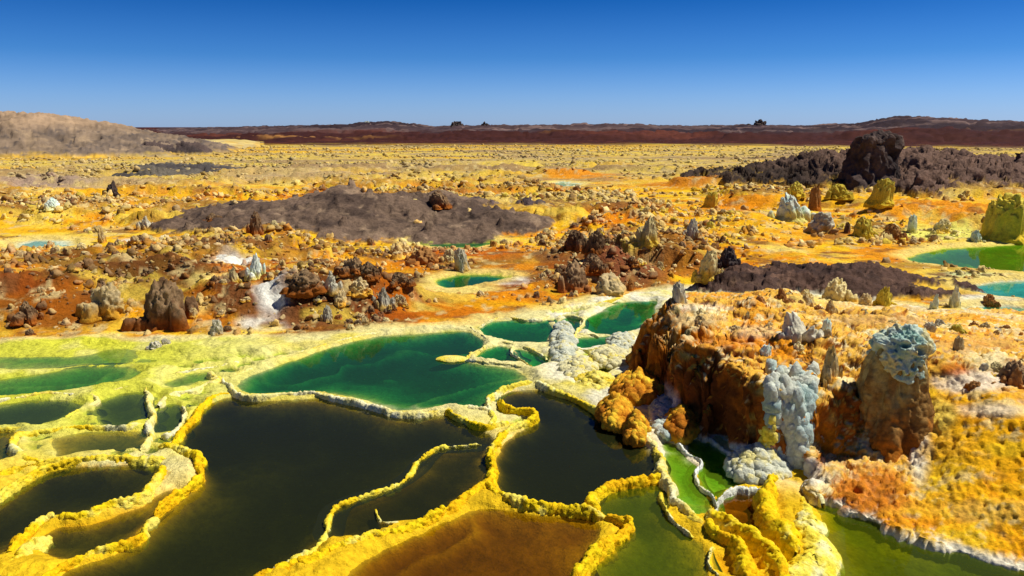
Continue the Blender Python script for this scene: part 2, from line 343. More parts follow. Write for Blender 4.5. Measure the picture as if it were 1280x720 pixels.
@memo
def pool_depth(x, y):
    """carve depth (0 outside), distance beyond the nearest outline, bed colour"""
    wx = x + 0.05 * fbm(x * 2.2, y * 2.2, 41, 3) + 0.02 * fbm(x * 9, y * 9, 42, 2)
    wy = y + 0.07 * fbm(x * 2.2, y * 2.2, 43, 3) + 0.03 * fbm(x * 9, y * 9, 44, 2)
    dep = np.zeros_like(x); out = np.full(x.shape, 1e3); bed = np.zeros(x.shape + (3,)); bed[...] = LIME
    lump = 0.5 + 0.5 * fbm(x * 1.3, y * 1.3, 45, 3); rdg = 1 - 2.2 * np.abs(fbm(x * .75 + 3, y * .9, 48, 3))
    for P, (nm, _, dm, sw, sg, bc) in zip(POOLW, POOLS):
        m = (wx > P[:, 0].min() - 2.5) & (wx < P[:, 0].max() + 2.5) & (wy > P[:, 1].min() - 2.5) & (wy < P[:, 1].max() + 2.5)
        if not m.any(): continue
        s = polydist(wx[m], wy[m], P) + (0.16 if nm.startswith('far') else 0.10 if nm in ('dark', 'ldark', 'brown', 'olive') else 0.05 if nm == 'puddle' else 0.03 if nm == 'gap' else 0.065)
        d = dm * (1 - np.exp(-np.maximum(s, 0) / (sw * (0.18 + 2.6 * lump[m] ** 2)))) * (1 - {'dark': .10, 'ldark': .15, 'olive': .15}.get(nm, .45) * sst(.78, 1.0, rdg[m]))
        if nm == 'algae': d = d * np.clip(0.15 + 2.2 * n2(x[m] * 1.1, y[m] * 2.6, 46), 0, 1.6) * sst(0.3, 0.62, n2(x[m] * .8 + 5, y[m] * 1.9, 47))
        sel = s > 0
        dd = dep[m]; dep[m] = np.where(sel, np.maximum(dd, d), dd)
        oo = out[m]; out[m] = np.minimum(oo, np.where(sel, 0, -s))
        bb = bed[m]; bb[sel] = bc; bed[m] = bb
    return dep, out, bed

SHORE = WL([(-400,470),(-90,446),(0,433),(60,428),(110,424),(165,428),(215,431),(260,428),(300,424),(350,424),(400,421),(470,413),(540,409),(590,406),(640,396),(700,384),(760,371),(830,363),(900,358),(1000,362),(1150,385),(1280,420),(1500,480)])
TERR = np.vstack([SHORE, [(30, 3), (30, -5), (-30, -5), (-30, 4)]])
@memo
def terrace(x, y):
    return polydist(x + 0.12 * fbm(x * 1.2, y * 1.2, 51, 3), y + 0.18 * fbm(x * 1.2, y * 1.2, 52, 3), TERR)

# ground swells: (pixel centre, half-size px, height, roughness)
SWELLS = [((60, 395), (95, 30), .16), ((200, 372), (90, 34), .30), ((40, 320), (80, 14), .28), ((250, 325), (90, 14), .22), ((420, 392), (60, 24), .16),
          ((620, 322), (40, 8), .05), ((740, 345), (75, 22), .30), ((840, 330), (60, 16), .22), ((930, 285), (60, 12), .2), ((560, 320), (60, 14), .12),
          ((760, 290), (90, 16), .25), ((330, 300), (120, 10), .12), ((1080, 285), (90, 14), .16), ((170, 345), (100, 12), .15), ((460, 330), (50, 12), .1)]
@memo
def knobf(x, y):
    """where the crust has grown into knobs (high) or been smoothed by flows (low)"""
    return fbm(x * .30, y * .42, 802, 4)
def ground_h(x, y):
    D = np.hypot(x, y)
    s = terrace(x, y)
    land = sst(0.0, 1.6, -s)
    dep, out, _ = pool_depth(x, y)
    flat = 0.030 + 0.020 * fbm(x * 5, y * 5, 61, 4); mt = (s > -.3) & (D < 16)
    if mt.any(): q, r = x[mt], y[mt]; flat[mt] += (0.028 * nodule2(q, r, 8.0, 58) + 0.016 * nodule2(q, r, 19.0, 59)) * sst(-.25, .2, fbm(q * 1.5, r * 1.5, 57, 3))
    rough = 0.25 + 0.75 * sst(-0.15, 0.35, fbm(x * 0.33, y * 0.33, 62, 3))
    rel = 0.05 + 0.10 * fbm(x * 0.25, y * 0.25, 63, 3) + rough * (0.10 * np.abs(fbm(x * 1.1, y * 1.1, 64, 4)) + 0.05 * np.abs(fbm(x * 3.3, y * 3.3, 65, 3)))
    u, v = PIX(x, y)
    kf = knobf(x, y); nd = np.zeros(x.shape); m = (land > 0) & (D < 60)
    if m.any(): q, r = x[m], y[m]; nd[m] = (0.24 * nodule2(q, r, 1.6, 67) + 0.13 * nodule2(q, r, 3.7, 68) + 0.06 * nodule2(q, r, 8.0, 66)) * (0.12 + 0.88 * sst(-.1, .25, kf[m]))
    rel = rel + nd
    for (cu, cv), (ru, rv), h in SWELLS:
        g = np.exp(-(((u - cu) / ru) ** 2 + ((v - cv) / rv) ** 2) * 1.2)
        rel = rel + 1.35 * h * g * (0.75 + 0.5 * fbm(x * 1.5, y * 1.5, 66, 4))
    near_p = sst(0.3, 1, out / np.where(D > 16, 4.0, 2.0))
    rel = 0.03 + (rel - 0.03) * near_p
    rel = np.maximum(rel, 0.02)
    far = sst(150, 420, D)
    z = flat * (1 - land) + (flat + rel) * land
    z = z * (0.25 + 0.75 * sst(0.0, 0.10, out)) - dep - 0.012 * (dep > 0)
    return z * (1 - far * 0.5)

# colour patches: (centre px, half-size px, colour, strength)
PATCH = [
 ((60, 400), (110, 22), RUST, .9), ((160, 345), (70, 14), DBRN, .7), ((200, 380), (95, 26), (.11,.035,.012), .9), ((60, 330), (75, 12), (.16,.04,.012), .85), ((30, 372), (45, 8), ORA, .8),
 ((20, 345), (60, 9), YEL, .7), ((110, 305), (60, 10), YEL, .7), ((185, 306), (42, 7), WHI, 1.0), ((150, 318), (40, 5), PALEY, .8),
 ((290, 356), (30, 13), WHI, 1.0), ((265, 383), (36, 9), PALEY, .95), ((240, 402), (40, 6), PALEY, .7), ((305, 376), (50, 8), DORA, .8),
 ((345, 398), (36, 12), WHI, 1.0), ((240, 436), (55, 6), (.8,.82,.78), 1.0), ((190, 428), (32, 4), WHI, .8), ((330, 412), (40, 5), WHI, .8), ((300, 425), (60, 6), PALEY, .8),
 ((600, 320), (110, 12), DORA, .9), ((640, 340), (60, 10), ORA, .8), ((670, 318), (40, 8), ORA, .6), ((580, 366), (62, 9), PALEY, 1.0), ((640, 354), (28, 7), WHI, .9), ((560, 358), (28, 7), WHI, .7), ((540, 392), (130, 12), DORA, .8), ((480, 372), (60, 12), ORA, .8), ((640, 375), (60, 7), ORA, .8), ((480, 400), (60, 6), RUST, .6),
 ((430, 345), (40, 12), ORA, .7), ((520, 330), (40, 14), DORA, .8), ((465, 318), (50, 7), YEL, .9), ((570, 296), (45, 4), WHI, .9), ((395, 310), (40, 6), YEL, .9),
 ((450, 350), (60, 30), ORA, .5), ((350, 370), (30, 12), DORA, .7), ((310, 345), (30, 8), YEL, .7),
 ((700, 340), (30, 20), RUST, .7), ((770, 350), (60, 12), (.20,.06,.03), .8), ((870, 322), (40, 9), RUST, .6), ((920, 265), (70, 8), ORA, .95), ((870, 245), (60, 7), YEL, .7), ((975, 272), (40, 6), YEL, .9), ((1080, 262), (110, 9), GOLD, .95), ((1180, 275), (110, 12), ORA, .85), ((1090, 250), (70, 5), YEL, .8), ((1010, 300), (80, 8), ORA, .6),
 ((1080, 318), (70, 12), ORA, .9), ((980, 320), (40, 7), PALEY, .9), ((1050, 312), (40, 6), YEL, .8), ((1190, 295), (80, 7), (.72,.70,.14), .9), ((1280, 300), (60, 8), (.62,.60,.08), .9), ((1230, 346), (60, 5), (.62,.66,.3), .9), ((1230, 382), (60, 12), (.72,.76,.66), 1.0),
 ((750, 315), (30, 7), WHI, .7), ((830, 300), (40, 7), PALEY, .8), ((870, 358), (30, 7), YEL, .9), ((900, 348), (24, 8), ORA, .9), ((725, 222), (55, 3), ORA, .9), ((850, 235), (60, 5), DORA, .7),
 ((50, 262), (40, 8), YEL, .8), ((60, 250), (30, 6), PALEY, .8), ((70, 268), (35, 6), RUST, .8), ((60, 235), (70, 8), (.34,.24,.19), .85), ((220, 216), (75, 6), (.16,.14,.11), .95), ((120, 250), (120, 8), GOLD, .5), ((170, 238), (60, 7), TAN, .6),
 ((350, 225), (120, 8), (.40,.29,.17), .6), ((40, 290), (60, 7), GOLD, .8), ((130, 292), (40, 7), PALEY, .7), ((330, 265), (70, 6), YEL, .5),
 ((570, 268), (40, 8), YEL, .4), ((700, 262), (120, 14), PALEY, .5), ((640, 285), (80, 7), GOLD, .5),
]
def ground_col(x, y):
    D = np.hypot(x, y); u, v = PIX(x, y)
    a = fbm(x * 0.22, y * 0.22, 71, 4); b = fbm(x * 0.7, y * 0.9, 72, 4); c = fbm(x * 2.6, y * 2.6, 73, 4)
    e = fbm(x * 7, y * 7, 74, 3)
    t = a * 0.8 + b * 0.75 + c * 0.6 + e * 0.35
    # far flat: pale yellow; middle: yellow and orange; nearer: deep orange and rust
    wob = D * (1 + 0.18 * b)
    mid = lerp(np.broadcast_to(YEL, x.shape + (3,)), ORA, sst(-0.3, 0.25, t))
    mid = lerp(mid, DORA, sst(0.2, 0.6, t)); mid = lerp(mid, PALEY, sst(0.2, 0.65, -t + 0.25 * c))
    near = lerp(np.broadcast_to(ORA, x.shape + (3,)), DORA, sst(-0.25, 0.2, t)); near = lerp(near, RUST, sst(0.12, 0.5, t)); near = lerp(near, YEL, sst(0.25, 0.6, -t))
    far = lerp(np.broadcast_to((.68, .48, .11), x.shape + (3,)), (.46, .33, .16), sst(-0.1, 0.5, t)); far = lerp(far, (.80, .58, .08), sst(0.15, 0.55, -t))
    kf = knobf(x, y) + .18 * c
    flow = lerp(np.broadcast_to(GOLD, x.shape + (3,)), (.86, .60, .05), sst(-.1, .35, fbm(x * .5, y * 1.3, 76, 4))); flow = lerp(flow, ORA, sst(.05, .4, fbm(x * .6, y * 1.6, 77, 4)))
    rough_c = lerp(np.broadcast_to((.32, .115, .018), x.shape + (3,)), (.105, .036, .012), sst(-.12, .25, b + .4 * e)); rough_c = lerp(rough_c, (.52, .30, .06), sst(.2, .5, c - .3 * b))
    near = lerp(near, flow, .8 * sst(.05, -.2, kf)); near = lerp(near, rough_c, .9 * sst(-.08, .2, kf))
    mid = lerp(mid, flow, .8 * sst(.05, -.2, kf)); mid = lerp(mid, lerp(rough_c, (.60, .40, .08), .4 * np.ones(x.shape)), .8 * sst(.0, .25, kf))
    far = lerp(far, (.82, .48, .03), .9 * sst(.0, .4, fbm(x * .05, y * .16, 78, 4))); far = lerp(far, (.36, .23, .11), .85 * sst(.05, .4, fbm(x * .06, y * .2, 79, 4)))
    col = lerp(near, mid, sst(15, 21, wob)); col = lerp(col, far * .84, sst(33, 55, wob))
    for (cu, cv), (ru, rv), pc, st in PATCH:
        g = ((u - cu) / ru) ** 2 + ((v - cv) / rv) ** 2
        m = g < 6
        if not m.any(): continue
        k = st * sst(1.15, 0.45, np.sqrt(g[m]) + 0.42 * b[m] + 0.34 * c[m])
        col[m] = lerp(col[m], pc, k)
    spk = sst(.28, .5, c + 0.5 * e) * sst(9.5, 12, D) * sst(140, 60, D)
    col = lerp(col, (.62, .48, .20), 0.75 * spk); col = lerp(col, (.20, .075, .022), 0.8 * sst(.12, .38, fbm(x * 1.3 + 9, y * 1.7, 75, 5, .6)) * sst(46, 26, D) * sst(10, 12, D)); col = lerp(col, (.85, .62, .08), .55 * sst(.24, .45, fbm(x * .8 + 4, y * 1.4, 56, 4)) * sst(60, 30, D) * sst(10, 12, D))
    # far red-brown plain
    redb = sst(118, 150, D * (1 + 0.10 * a) * np.where(u < 330, 0.80, 1.0))
    rc = lerp(np.broadcast_to((.055, .016, .011), x.shape + (3,)), (.12, .036, .02), sst(0.1, 0.5, b)); rc = lerp(rc, (.04, .014, .012), sst(0.1, 0.5, -a))
    col = lerp(col, rc, redb)
    # terrace crust round the pools
    s = terrace(x, y); tz = sst(-0.10, 0.12, s)
    yb = sst(420, 180, u + 80 * b) * sst(590, 500, v + 20 * c)
    tc = lerp(np.broadcast_to(CREAM, x.shape + (3,)), (.74, .62, .10), sst(-0.2, 0.4, b + 0.5 * c))
    tc = lerp(tc, lerp(np.broadcast_to((.60, .60, .035), x.shape + (3,)), (.74, .70, .16), sst(0, .4, c)), 0.9 * yb)
    tc = lerp(tc, YEL, sst(520, 590, v + 25 * b - 45 * sst(330, 200, u)))
    tc = lerp(tc, WHI, 0.7 * sst(640, 700, u) * sst(0.0, 0.4, c + 0.2) * sst(640, 570, v))
    col = lerp(col, tc, tz)
    col = lerp(col, CREAM, 0.85 * sst(0.35, 0.05, np.abs(s) + 0.18 * c) * sst(480, 330, v - 0.1 * np.abs(u - 640)) * 0 + 0.6 * sst(0.16, 0.02, np.abs(s + 0.06) + 0.10 * c))
    dep, out, bed = pool_depth(x, y)
    halo = sst(0.55, 0.05, out + 0.15 * b + 0.1 * c) * (1 - tz)
    col = lerp(col, PALEY, 0.85 * halo)
    bedc = lerp(bed, bed * np.array([.8, .75, .7]), sst(0, 0.5, c))
    col = lerp(col, bedc, sst(0.0, 0.03, dep))
    return col

ths = np.concatenate([np.radians(np.linspace(-75, -36.5, 26)), np.radians(np.linspace(-36, 36, 640)), np.radians(np.linspace(36.5, 75, 26))])
X, Y, Z = fan(ground_h, ths, 3.2, 3500.0, 800, over=0)
P = np.stack([X, Y, Z], -1).reshape(-1, 3)
gcol = ground_col(P[:, 0], P[:, 1])
F = grid_faces(*X.shape)
ground = mesh_obj('ground', P, F, gcol, M_GROUND); tag(ground, kind='structure')
ground['label'] = 'yellow and orange mineral crust plain around the brine pools'

# water of each pool
wmats = {}
TURB = {'gap': (.06, .045, .006), 'puddle': (.10, .17, .03), 'far_lime': (.16, .30, .01), 'far_green': (.02, .18, .055), 'dark': (.036, .042, .012), 'brown': (.085, .046, .002), 'olive': (.10, .14, .006), 'lime': (.16, .30, .01), 'green': (.03, .105, .030), 'left': (.09, .17, .025), 'algae': (.20, .30, .04), 'ldark': (.075, .12, .035), 'far': (.03, .26, .12)}
for kw, (Pw, (nm, _, dm, sw, sg, bc)) in enumerate(zip(POOLW, POOLS)):
    if sg not in wmats: wmats[sg] = water_mat('brine_' + nm, sg, TURB[nm], gl=0.5)
    q = smooth_line(Pw, 4, True)
    area = 0.5 * np.sum(q[:, 0] * np.roll(q[:, 1], -1) - np.roll(q[:, 0], -1) * q[:, 1])
    if area < 0: q = q[::-1]
    tng = np.roll(q, -1, 0) - np.roll(q, 1, 0); nn = np.stack([tng[:, 1], -tng[:, 0]], 1); nn /= np.linalg.norm(nn, axis=1, keepdims=True) + 1e-9
    q = q + nn * (0.24 if nm.startswith('far') else 0.11 if nm in ('puddle', 'gap') else 0.15)
    me = bpy.data.meshes.new('water'); me.from_pydata([(a, b, WATER_Z - kw * .0006) for a, b in q], [], [list(range(len(q)))]); me.update()
    me.materials.append(wmats[sg]); o = bpy.data.objects.new('water', me); COLL.objects.link(o); tag(o, kind='structure')

# ------------------------------------------------------------------ patches of relief standing on the ground
def patch(name, hf, u0, u1, D0, D1, nth, nr, colf, mat, disp=None, over=3, base=0.35, sink=0.04, gh=None, smooth=True, blend=0):
    ths = np.linspace(math.atan2(u0 - 640, FPX), math.atan2(u1 - 640, FPX), nth)
    X, Y, Z = fan(hf, ths, D0, D1, nr, over, base)
    G = (gh or ground_h)(X, Y)
    P = np.stack([X, Y, Z], -1); Nn = grid_normals(P)
    ok = (Z > G - sink).ravel()
    Pf, Nf = P.reshape(-1, 3), Nn.reshape(-1, 3)
    if disp is not None:
        fade = sst(-sink, 0.06, (Z - G).ravel())
        Pf = disp(Pf.copy(), Nf, fade)
        Nf = grid_normals(Pf.reshape(P.shape)).reshape(-1, 3)
    F = grid_faces(nth, nr); F = F[ok[F].any(1)]
    used = np.unique(F); mp = np.zeros(len(Pf), np.int64); mp[used] = np.arange(len(used))
    Pf, Nf = Pf[used], Nf[used]
    cc = colf(Pf, Nf)
    if blend:
        gz = (gh or ground_h)(Pf[:, 0], Pf[:, 1]); cc = lerp(cc, ground_col(Pf[:, 0], Pf[:, 1]), .9 * sst(blend, blend * .15, Pf[:, 2] - gz + blend * .9 * fbm3(Pf, .5 / blend, 5, 3)))
    return mesh_obj(name, Pf, mp[F], cc, mat, smooth=smooth)

# ---- the big mound with its cliff
MB = WL([(815,398),(796,430),(786,462),(800,488),(830,508),(852,528),(862,546),(888,560),(930,584),(985,606),(1020,618),(1050,634),(1100,658),(1150,682),(1200,690),(1280,714),(1420,765)])
MB = np.vstack([MB, [(6.6, 4.3), (9.5, 4.6), (11.5, 6.5), (11.5, 10.5)], WL([(1420,400),(1280,392),(1180,386),(1100,376),(1000,366),(900,362),(845,366)])])
MT = [(822,396,.80),(850,408,.84),(872,428,.82),(886,444,.80),(915,454,.80),(960,462,.84),(1010,466,.82),(1050,446,.84),(1105,436,.82),(1150,446,.80),(1205,476,.72),(1280,528,.62),(1400,590,.5),(1500,520,.45),(1400,440,.45),(1280,432,.48),(1200,414,.64),(1100,392,.82),(1000,382,.86),(900,382,.82),(845,384,.82)]
MTW = WL(MT); MTZ = np.array([p[2] for p in MT])
def mound_h(x, y):
    wk = 1 - .8 * sst(1000, 1090, PIX(x, y)[0])
    wx = x + wk * 0.34 * fbm(x * 2.1, y * 2.1, 81, 3) + 0.10 * wk * fbm(x * 6, y * 6, 82, 2)
    wy = y + wk * 0.34 * fbm(x * 2.1, y * 2.1, 83, 3) + 0.10 * wk * fbm(x * 6, y * 6, 84, 2)
    db = polydist(wx, wy, MB); dt = np.maximum(-polydist(wx, wy, MTW), 0)
    t = np.clip(db, 0, None) / (np.clip(db, 0, None) + dt + 1e-6)
    w = 0; z = 0
    for (px, py), pz in zip(MTW, MTZ):
        k = 1 / ((x - px) ** 2 + (y - py) ** 2 + 0.1) ** 1.5; w = w + k; z = z + k * pz
    z = z / w
    inner = sst(0.7, 1.0, t); edge = sst(1.1, .2, dt + np.clip(polydist(wx, wy, MTW), 0, 9))
    z = z + edge * (-.05 + .18 * fbm(x * 1.5, y * 1.5, 89, 3) + .10 * fbm(x * 4.5, y * 4.5, 80, 2)) * sst(1180, 1080, PIX(x, y)[0])
    z = z + inner * (0.10 * fbm(x * 1.1, y * 1.1, 85, 4) + 0.06 * np.abs(fbm(x * 3.4, y * 3.4, 86, 3)))
    uu, _ = PIX(x, y); fl = sst(1105, 1225, uu); pz = sst(985, 1030, uu) * (1 - fl); cl_ = 1 - fl - pz
    prof = cl_ * (0.85 * sst(0.0, 0.75, t) + 0.15 * t) + pz * (0.30 * t ** .8 + 0.70 * sst(0.5, 1.0, t)) + fl * t ** 1.1
    return np.where(db > 0, z * prof + 0.02 * fbm(x * 3, y * 3, 87, 3) * t, -0.3 + 0.0 * x)
def mound_disp(P, N, fade):
    u, v = PIX(P[:, 0], P[:, 1], P[:, 2])
    smooth = sst(1130, 1180, u + 30 * fbm(P[:, 0] * 2, P[:, 1] * 2, 88, 2)) * sst(455, 490, v)
    k = (1 - 0.3 * smooth) * fade
    steep = sst(0.85, 0.45, N[:, 2])
    S = P.copy(); S[:, 2] *= 0.35                                    # drapery: ribs run down the face
    d = 0.11 * fbm3(S, 4.5, 90, 4, .6) * (0.3 + 1.0 * steep) + 0.05 * (.5 - 2 * np.abs(fbm3(S, 9.0, 91, 3))) * (0.3 + steep) + 0.03 * nodule(P, 12.0, 95) * (1.3 - .9 * steep) * (1 - .8 * smooth) + 0.03 * (.4 - 2 * np.abs(fbm3(P, 15.0, 93, 3))) + 0.02 * nodule(P, 27.0, 97) * (1 - .4 * smooth) + .012 * fbm3(P, 45, 98, 2)
    return P + N * (d * k)[:, None]
MPATCH = [((1000,600),(50,8),WHI,.7),((1215,478),(55,16),(.80,.66,.46),.95),((1192,462),(20,9),DORA,.75),((1245,512),(50,12),(.80,.64,.40),.9),((1150,570),(16,46),(.74,.76,.66),.7),((1215,560),(70,40),GOLD,.7),((1240,640),(70,16),(.72,.46,.09),.5),((1090,615),(60,34),(.55,.17,.012),.9),
          ((930,566),(50,12),BLUW,.95),((1000,585),(30,14),BLUW,.8),((832,515),(18,30),BLUW,.9),((1130,652),(70,10),ORA,.7),((1260,560),(40,12),YEL,.7),((1180,590),(40,20),YEL,.5),((1170,520),(30,22),(.82,.62,.10),.8),
          ((870,398),(40,9),(.55,.40,.18),.6),((920,428),(50,10),(.62,.18,.01),.7),((975,440),(40,7),ORA,.8),((1000,375),(70,7),PALEY,.6),((1100,400),(80,8),(.60,.36,.12),.6),((1220,430),(60,10),(.62,.34,.09),.6),((880,385),(40,6),WHI,.4),((945,415),(30,10),(.82,.62,.35),.5),((820,425),(14,26),(.22,.07,.015),.5)]
def mound_col(P, N):
    x, y, z = P.T; u, v = PIX(x, y, z)
    a = fbm3(P, 1.1, 101, 4); b = fbm3(P, 4.2, 102, 4); c = fbm3(P, 14, 103, 3)
    t = a + 0.7 * b + 0.5 * c
    top = lerp(np.broadcast_to((.82, .46, .06), x.shape + (3,)), (.74, .28, .012), sst(0.05, 0.45, t)); top = lerp(top, (.66, .50, .24), sst(0.15, 0.6, -t + 0.3 * b)); top = lerp(top, (.82, .68, .34), sst(0.12, 0.4, c + 0.6 * b - 0.3 * a)); top = lerp(top, (.34, .13, .03), .7 * sst(.25, .5, c - .5 * b))
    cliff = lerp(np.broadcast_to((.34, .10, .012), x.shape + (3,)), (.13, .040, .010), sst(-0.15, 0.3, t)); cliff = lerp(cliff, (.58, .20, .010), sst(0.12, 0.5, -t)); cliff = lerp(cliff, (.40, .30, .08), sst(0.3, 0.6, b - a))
    flank = lerp(np.broadcast_to((.86, .41, .007), x.shape + (3,)), (.87, .54, .02), sst(-0.1, 0.4, t)); flank = lerp(flank, (.78, .31, .006), sst(0.1, 0.5, -t)); flank = lerp(flank, (.74, .54, .22), 0.8 * sst(0.12, 0.45, c + b)); flank = lerp(flank, (.50, .20, .02), .6 * sst(.2, .5, fbm3(P * (1, .4, 1), 9, 104, 4)))
    fl = sst(1060, 1200, u + 90 * b + 60 * a) * sst(440, 500, v + 40 * b - 0.12 * (u - 1150))
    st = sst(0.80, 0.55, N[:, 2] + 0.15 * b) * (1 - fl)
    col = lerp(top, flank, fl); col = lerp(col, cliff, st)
    for (cu, cv), (ru, rv), pc, s in MPATCH:
        g = np.sqrt(((u - cu) / ru) ** 2 + ((v - cv) / rv) ** 2)
        col = lerp(col, pc, s * sst(1.15, 0.45, g + 0.45 * b + 0.3 * c))
    shore = sst(0.055, 0.025, z + 0.03 * b) * (N[:, 2] > 0)
    col = lerp(col, (.80, .76, .58), 0.9 * shore)
    return col
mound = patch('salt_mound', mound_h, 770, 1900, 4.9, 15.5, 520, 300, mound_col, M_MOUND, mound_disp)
tag(mound, 'broad orange and yellow mineral mound with a dark rusty cliff above the olive pool', 'mound')

# ---- dark ash mounds, lava, hills
def blob_h(cx, cy, rx, ry, rot, h, seed, pw=1.0, rough=.15, fr=1.0, ridged=False):
    ca, sa = math.cos(rot), math.sin(rot)
    def f(x, y):
        wx = x + rx * 0.16 * fbm(x * 1.8 / ry, y * 1.8 / ry, seed, 3); wy = y + ry * 0.2 * fbm(x * 1.8 / ry, y * 1.8 / ry, seed + 1, 3)
        a = ((wx - cx) * ca + (wy - cy) * sa) / rx; b = (-(wx - cx) * sa + (wy - cy) * ca) / ry
        g = np.clip(1 - (a * a + b * b), -0.3, 1)
        n = fbm(x * fr, y * fr, seed + 2, 5, 0.6)
        if ridged: n = 1 - 2.2 * np.abs(n)
        zz = h * np.sign(g) * np.abs(g) ** pw * (1 + rough * n) + rough * h * 0.35 * n * sst(0, .25, g)
        return np.where(g > -0.25, zz, -0.5)
    return f
def ash_col(c0, c1, seed, c2=None, f=2.0):
    def fn(P, N):
        a = fbm3(P, f * 0.4, seed, 3); b = fbm3(P, f, seed + 5, 4)
        col = lerp(np.broadcast_to(c0, (len(P), 3)), c1, sst(-0.2, 0.35, a + 0.6 * b))
        if c2 is not None: col = lerp(col, c2, sst(0.15, 0.45, b - 0.4 * a))
        return col
    return fn
def rock_disp(amp, f, seed):
    def d(P, N, fade):
        Q = P + (0.35 / f) * np.stack([fbm3(P, f * 1.5, seed + 20 + k_, 2) for k_ in range(3)], 1)
        w1, w2, id1 = worley(Q, f, seed, True); v1, v2, id2 = worley(Q, f * 2.4, seed + 7, True); _, _, id3 = worley(Q, f * 5.0, seed + 11, True)
        d = 0.9 * (id1 - .5) + 0.55 * np.clip(w2 - w1, 0, .35) + 0.55 * (id2 - .5) + 0.3 * (id3 - .5) + 0.5 * fbm3(P, f * 0.6, seed + 9, 3) - .1
        return P + N * (amp * d * fade)[:, None]
    return d
def ash_disp(amp, rocks, f, seed):
    """eroded loose ash with a few stones sticking out"""
    def d(P, N, fade):
        w1, w2, id1 = worley(P, f, seed, True); v1, v2, id2 = worley(P, f * 2.5, seed + 3, True)
        q = rocks * 2.2 * sst(.42, .12, w1) * sst(.72, .9, id1) + rocks * 1.1 * sst(.40, .1, v1) * sst(.7, .9, id2)
        S = P.copy(); S[:, 0] *= 1.6
        return P + N * ((amp * (1 - 2.4 * np.abs(fbm3(S, f * .35, seed + 9, 4))) * .8 + q + .35 * amp * fbm3(P, f * 2, seed + 12, 3)) * fade)[:, None]
    return d
x1, y1 = W(420, 268, .3); 
ASH1 = blob_h(x1 + .8, y1, 7.2, 5.0, .10, .88, 201, 1.3, .35, .55)
am = patch('ash_mound', ASH1, 60, 780, 18, 46, 340, 130, ash_col((.17,.112,.074), (.085,.056,.040), 204, (.27,.185,.115), 3.0), M_LAVA, ash_disp(.11, .085, 2.6, 206), blend=.07)
tag(am, 'long low grey-purple ash mound on the yellow flat', 'mound')
x1, y1 = W(620, 262, .3)
ASH2 = blob_h(x1, y1, 3.3, 2.6, -.12, .52, 211, 1.3, .5, .9)
am2 = patch('ash_mound', ASH2, 480, 790, 22, 44, 190, 80, ash_col((.13,.088,.08), (.075,.055,.055), 214, (.26,.19,.11)), M_LAVA, ash_disp(.14, .11, 1.8, 216), blend=.06)
tag(am2, 'smaller rugged grey mound at the end of the long ash mound', 'mound')
# the lava outcrop round the tower
x1, y1 = W(1120, 226, .3)
lo = patch('lava_outcrop', blob_h(x1 + 2.6, y1 + 1.0, 13.0, 9.5, -.06, 1.5, 221, .9, .6, .30), 850, 1480, 24, 62, 380, 150,
           lambda P, N: lerp(ash_col((.028,.019,.013), (.068,.043,.029), 224, (.012,.009,.008), 1.0)(P, N), (.17,.10,.07), 0.85 * sst(13.0, 18.0, P[:, 0] + 3 * fbm3(P, .3, 225, 3))), M_LAVA, rock_disp(.42, 1.25, 226), smooth=False, blend=.25)
tag(lo, 'wide rugged black and brown lava outcrop at the foot of the dark rock tower', 'outcrop')
# clinker strip behind the big mound
x1, y1 = W(1030, 350, .1)
LAVS = blob_h(x1, y1, 2.7, 1.7, -.14, .32, 231, .9, .8, 1.1)
ls = patch('lava_strip', LAVS, 780, 1400, 10.5, 24, 380, 110, ash_col((.095,.052,.036), (.05,.028,.021), 234, (.16,.09,.06), 3.0), M_LAVA, rock_disp(.075, 4.4, 236), smooth=False, blend=.05)
tag(ls, 'dark brown strip of jagged clinker between the big mound and the orange flat', 'lava')
x1, y1 = W(930, 350, .1)
LAVS2 = blob_h(x1 - .1, y1 - .6, 1.2, .9, -.1, .28, 241, 1.2, .7, 1.6)
ls2 = patch('lava_strip', LAVS2, 820, 1060, 10, 20, 170, 80, ash_col((.095,.055,.04), (.055,.031,.024), 244, (.17,.10,.06), 3.0), M_LAVA, rock_disp(.08, 4.6, 246), smooth=False, blend=.05)
tag(ls2, 'small dark clinker heap beside a yellow patch behind the mound top', 'lava')
# low dark patch far left and pale mound before the far ridge
x1, y1 = W(225, 216)
lp = patch('ash_patch', blob_h(x1, y1, 4.2, 5.5, 0, .55, 251, .8, .4, .5), 130, 330, 38, 72, 120, 40, ash_col((.14,.12,.09), (.07,.06,.055), 254, None, 1.0), M_LAVA, rock_disp(.25, .9, 256))
tag(lp, 'thin dark grey ash bank lying on the far yellow plain', 'mound')
hl = patch('hill', blob_h(-72, 92, 44, 20, -.05, 5.2, 261, 1.15, .16, .14), -520, 330, 50, 150, 380, 110,
           lambda P, N: lerp(lerp(ash_col((.25,.18,.12), (.16,.12,.09), 264, (.33,.235,.145), 1.2)(P, N), (.12,.095,.08), sst(.18, .42, fbm3(P, 1.9, 266, 4) + .25 * fbm3(P, .25, 269, 2) + .04)), (.40,.27,.16), .7 * sst(2.0, 3.6, P[:, 2] + fbm3(P, .2, 267, 2))), M_FAR, rock_disp(.26, .9, 268), blend=.5)
tag(hl, kind='structure')
tl = patch('lava_outcrop', blob_h(-37.5, 86, 5.6, 5.0, 0, 1.5, 291, .9, .5, .25), 120, 300, 70, 110, 110, 40, ash_col((.10,.07,.06), (.05,.037,.034), 294, (.17,.12,.09), .6), M_LAVA, rock_disp(.35, .8, 296), smooth=False, blend=.25)
tag(tl, 'dark rocky outcrop at the end of the tan hill on the far plain', 'outcrop')
x1, y1 = W(262, 184)
